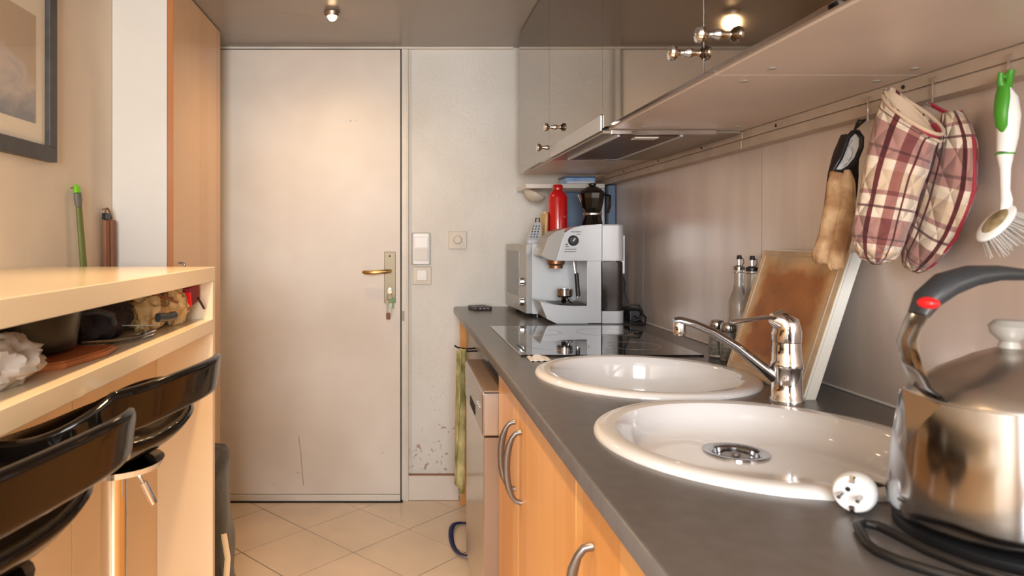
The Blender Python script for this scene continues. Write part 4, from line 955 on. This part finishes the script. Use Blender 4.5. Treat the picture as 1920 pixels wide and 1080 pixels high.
ks = thing('kitchen_knife', 'black-handled knife resting on cloth in the shelf slot', 'knife', (-.53, 1.56, NZ))
mk('handle', MB().tube([(-.520, 1.50, NZ+.040), (-.518, 1.56, NZ+.034), (-.516, 1.60, NZ+.034)], [(.007, .010)]*3, 12), 'black', ks, smooth=True)
mk('blade', MB().box(-.545, -.522, 1.37, 1.505, NZ+.030, NZ+.032, rot=('X', -.12)), 'satin', ks)
for k, (yy, dz) in enumerate(((1.585, 0), (1.60, .004))):
    st = mk('wooden_skewer', MB().tube([(-.548-.012*k, yy-.03, NZ+.088), (-.530-.01*k, yy+.075, NZ+.058+dz)], .0032, 8), 'wood_dark')
    tag(st, ['left brown wooden stick leaning on the cream cloth bag in the slot', 'right brown wooden stick leaning on the cream cloth bag in the slot'][k], 'stick', 'sticks in the shelf slot')
rx = thing('red_box', 'small dark red open box at the far end of the shelf slot', 'box', (-.56, 1.765, NZ))
mk('box_body', MB().box(-.575, -.52, 1.735, 1.815, NZ+.045, NZ+.092, .002, rot=('X', .14)), 'maroon', rx)
mk('box_flap', MB().box(-.560, -.517, 1.728, 1.732, NZ+.040, NZ+.078, rot=('X', .3)), 'redbtn', rx, label='brighter red flap')
mk('box_rod', MB().tube([(-.510, 1.765, NZ+.060), (-.505, 1.80, NZ+.030)], .003, 8), 'black', rx)
wk = MB()
for k in range(6):
    a = k*math.pi/6
    wk.tube([(-.575+.0, 1.69, NZ+.020)]+[(-.56+.022*math.sin(s)*math.cos(a), 1.70+.09*s/math.pi, NZ+.023+.021*math.sin(s)*math.sin(a)) for s in [i*math.pi/10 for i in range(1, 11)]], .0013, 6)
o = mk('wire_whisk', wk, 'ink', smooth=True); tag(o, 'dark wire whisk beneath the red box in the shelf slot', 'whisk')
lump('grey_cloth', (-.60, 1.775, 0), (.035, .04, .022), 'lining', 'grey-white rag under the red box at the far end of the slot', 'cloth', .4, 15)

# ------------------------------------------------------------------ bar stools
def make_stool(cx, cy, label):
    t = thing('bar_stool', label, 'bar stool', (cx, cy, 0), 'black gloss bar stools')
    sgn = lambda v, p: math.copysign(abs(v)**p, v)
    P = 2/3.4; rx_, ry_ = .126, .205; ox = cx-.005
    a0 = math.radians(150)
    def band(u, v):            # backrest band: u around, v bottom..top
        th_ = -a0+2*a0*u; f = max(0, (abs(th_)-math.radians(42))/math.radians(108)); f = min(f, 1)
        f = min(max(0, (abs(th_)-math.radians(38))/math.radians(112)), 1); z1 = 1.002-.098*f**.75; z0 = .940-.052*f**.75; out = 1+.05*v
        x = ox+rx_*out*sgn(math.cos(th_), P); y = cy+ry_*out*sgn(math.sin(th_), P)
        return V(x, y, z0+(z1-z0)*v)
    mk('backrest', MB().grid(band, 72, 6), 'brown_gloss', t, smooth=True, solid=.013, sub=1)
    def seat(u, v):            # dish whose side edges curl up
        th_ = 2*math.pi*u; rr = v
        x = ox-.004+(rx_-.020)*rr*sgn(math.cos(th_), .8); y = cy+(ry_-.026)*rr*sgn(math.sin(th_), .8)
        side_ = abs(math.sin(th_))**1.5
        z = .866+.010*rr**2+(.030+.018*side_)*rr**5
        return V(x, y, z)
    mk('seat', MB().grid(seat, 56, 14, wrap=True), 'brown_gloss', t, smooth=True, solid=.014, label='glossy black seat dish')
    for s_ in (-1, 1):
        def arm(u, v, s_=s_):
            th_ = s_*math.radians(75+85*u); r1 = 1.0; r0 = .90
            f = max(0, (abs(th_)-math.radians(42))/math.radians(108)); f = min(f, 1)
            zt = .938-.04*f; xb = ox-.004+(rx_-.020)*.985*sgn(math.cos(th_), .8); yb = cy+(ry_-.026)*.985*sgn(math.sin(th_), .8)
            xt = ox+rx_*sgn(math.cos(th_), P); yt = cy+ry_*sgn(math.sin(th_), P)
            zb = .905
            return V(xb+(xt-xb)*v, yb+(yt-yb)*v, zb+(zt-zb)*v**1.4)
        mk('arm', MB().grid(arm, 20, 6), 'brown_gloss', t, smooth=True, solid=.012)
    px_ = cx+.012
    mk('seat_plate', MB().lathe((px_, cy, 0), [(.075, .858), (.070, .848), (.032, .842)], 28), 'chrome', t, smooth=True)
    mk('gas_lift', MB().lathe((px_, cy, 0), [(.019, .50), (.019, .843)], 28), 'chrome', t, smooth=True)
    mk('pole', MB().lathe((px_, cy, 0), [(.027, .03), (.027, .50), (.022, .51)], 28), 'chrome', t, smooth=True)
    mk('foot_disc', MB().lathe((px_, cy, 0), [(.17, 0), (.172, .004), (.15, .012), (.05, .026), (.028, .035)], 48), 'chrome', t, smooth=True)
    ft = []
    for k in range(17):
        a = math.radians(-100+200*k/16); ft.append((px_-.15*math.cos(a)*0+.13*math.cos(a), cy+.13*math.sin(a), .30))
    mk('footrest', MB().tube([(px_, cy, .30)]+ft+[(px_, cy, .30)], .009, 10), 'chrome', t, smooth=True)
    lv = mk('lever', MB().tube([(px_+.02, cy, .838), (px_+.04, cy+.004, .835), (px_+.046, cy+.006, .822)], .003, 8), 'chrome', t, smooth=True)
    mk('lever_grip', MB().tube([(px_+.046, cy+.006, .824), (px_+.060, cy+.012, .790)], .0062, 12), 'chrome', lv, smooth=True)
    return t
st1 = make_stool(-.455, 1.084, 'glossy black bar stool on a chrome pole, the farther one by the bar end')
st1.rotation_euler.z = -.17
dup(st1, (-.455, .690, 0), 'glossy black bar stool nearest the camera, cut by the left frame edge')

# ------------------------------------------------------------------ tall cabinet
tc = thing('tall_cabinet', 'tall shallow cabinet with beech door reaching the ceiling by the entrance', 'cabinet', (-.87, 2.65, 0))
mk('side_panel', MB().box(XL+.001, -.782, 2.345, 2.365, 0, ZC-.002, .001), 'white_side', tc, label='white side panel')
mk('carcass', MB().box(XL+.001, -.784, 2.366, 2.95, 0, ZC-.002), 'white_side', tc)
dd = mk('cabinet_door', MB().box(-.778, -.760, 2.342, 2.955, .01, ZC-.006, .0012), 'beech', tc)
mk('gap_shade', MB().box(-.784, -.778, 2.350, 2.95, 0, ZC-.002), 'dark', tc)  # dark strip filling the door gap, its shade put into the colour
mk('edge_band', MB().box(-.7785, -.7595, 2.3405, 2.3425, .01, ZC-.006), 'edge_wood', tc, label='darker wooden door edge')
mk('door_knob', MB().tube([(-.760, 2.40, 1.118), (-.748, 2.40, 1.118), (-.740, 2.40, 1.112), (-.738, 2.40, 1.104)], [.004, .004, .005, .003], 10), 'steel', tc, smooth=True)

# ------------------------------------------------------------------ picture on the left wall
pc = thing('framed_picture', 'framed etching of boats in a charcoal frame on the left wall', 'picture', (XL+.01, 1.66, 1.41))
f0, f1, z0, z1 = 1.26, 1.924, 1.410, 1.99; fw = .040; X0, X1 = XL+.0012, XL+.024
for a, b_, c, d in ((f0, f1, z0, z0+fw), (f0, f1, z1-fw, z1), (f1-fw, f1, z0+fw, z1-fw), (f0, f0+fw, z0+fw, z1-fw)):
    mk('frame_bar', MB().box(X0, X1, a, b_, c, d, .002), 'frame', pc)
mk('passepartout', MB().box(X0, X0+.008, f0+fw, f1-fw, z0+fw, z1-fw), 'paper_mat', pc)
mk('print', MB().grid(lambda u, v: V(X0+.0092, f1-.090-.50*(1-u), z0+.093+.282*v), 1, 1), 'print', pc, solid=.0006, label='blue-grey harbour etching')
mk('glazing', MB().grid(lambda u, v: V(X0+.0115, f0+fw+(f1-f0-2*fw)*u, z0+fw+(z1-z0-2*fw)*v), 1, 1), 'pane', pc)

# ------------------------------------------------------------------ utensils on the left wall beyond the bar
ut = thing('hanging_brush', 'long green and grey handled brush hanging on the left wall beyond the bar', 'brush', (-.94, 2.06, 1.0))
mk('green_end', MB().tube([(-.951, 2.052, 1.358), (-.949, 2.052, 1.352), (-.947, 2.052, 1.335)], [(.006, .010), (.008, .014), (.009, .015)], 16), 'lime', ut, smooth=True, label='bright green tip')
mk('upper_handle', MB().tube([(-.947, 2.052, 1.3345), (-.946, 2.054, 1.315), (-.945, 2.056, 1.295)], [(.009, .016), (.010, .017), (.008, .013)], 16), 'greyh', ut, smooth=True)
mk('lower_handle', MB().tube([(-.945, 2.056, 1.2945), (-.943, 2.065, 1.22), (-.940, 2.075, 1.12), (-.937, 2.085, 1.02)], [(.008, .012), (.008, .014), (.009, .015), (.008, .012)], 16), 'olive', ut, smooth=True)
mk('brush_head', MB().box(-.955, -.925, 2.062, 2.112, .96, 1.025, .006), 'olive', ut)
mk('nail', MB().tube([(-.9665, 2.052, 1.350), (-.943, 2.052, 1.352)], .002, 8), 'steel', ut)
wt2 = thing('wooden_tongs', 'pair of brown wooden tongs with black tip hanging beside the tall cabinet', 'tongs', (-.945, 2.27, 1.0))
for dy, lab in ((0, 0), (.038, 1)):
    mk('arm', MB().box(-.956+.006*lab, -.944+.006*lab, 2.244+dy, 2.276+dy, 1.0, 1.262, .003, rot=('X', .02)), 'wood_dark', wt2)
mk('tip', MB().box(-.9585, -.9415, 2.244, 2.278, 1.2625, 1.284, .003), 'black', wt2, label='black tip')
mk('cord_loop', MB().tube([(-.950, 2.252, 1.283), (-.950, 2.258, 1.298), (-.950, 2.272, 1.300), (-.950, 2.286, 1.290), (-.948, 2.298, 1.264)], .0028, 8), 'wood_dark', wt2, smooth=True)
mk('nail', MB().tube([(-.9665, 2.266, 1.296), (-.945, 2.266, 1.298)], .002, 8), 'steel', wt2)

# ------------------------------------------------------------------ black bag behind the bar end, strap on floor
bg = thing('black_bag', 'black nylon bag standing on the floor behind the end of the bar', 'bag', (-.66, 2.15, 0))
def bagf(u, v):
    th_ = 2*math.pi*u; P2 = .7; k = (1-.18*v)*(1 if v < .93 else (1-(v-.93)*8)); k = max(k, .02)
    k *= .9 if v < .03 else 1
    x = -.628+.122*k*math.copysign(abs(math.cos(th_))**P2, math.cos(th_))-.012*v; y = 2.12+.20*k*math.copysign(abs(math.sin(th_))**P2, math.sin(th_))
    z = .002+.535*min(v/.96, 1)+.010*math.sin(th_*2)*v
    nn = noise.noise(V(x*9, y*9, z*7))*.016
    return V(x+nn, y+nn, max(z+nn*.3, .001))
mk('bag_body', MB().grid(bagf, 48, 34, wrap=True), 'black_cloth', bg, smooth=True)
mk('top_fold', MB().box(-.70, -.555, 1.98, 2.26, .515, .548, .012, rot=('Y', .12)), 'black_cloth', bg)
mk('strap', MB().tube([(-.502, 1.99, .36), (-.486, 1.97, .30), (-.486, 1.95, .24), (-.502, 1.93, .16), (-.52, 1.92, .08), (-.53, 1.92, .012)], [(.009, .003)]*6, 10), 'bag_edge', bg, smooth=True, label='cream strap')
q = MB(); pts = []
for k in range(21):
    a = math.radians(60+240*k/20); pts.append((.262+.062*math.cos(a)*.95, 2.775+.165*math.sin(a), .012+.006*math.sin(a*3)))
q.tube(pts, [(.0025, .010) if i not in (0, 20) else (.002, .008) for i in range(21)], 10, up=None)
o = mk('blue_strap', MB().tube(pts, [(.010, .0035)]*21, 10, up=None), 'navy', smooth=True); tag(o, 'navy blue webbing strap curling out on the floor tiles beside the dishwasher', 'strap')
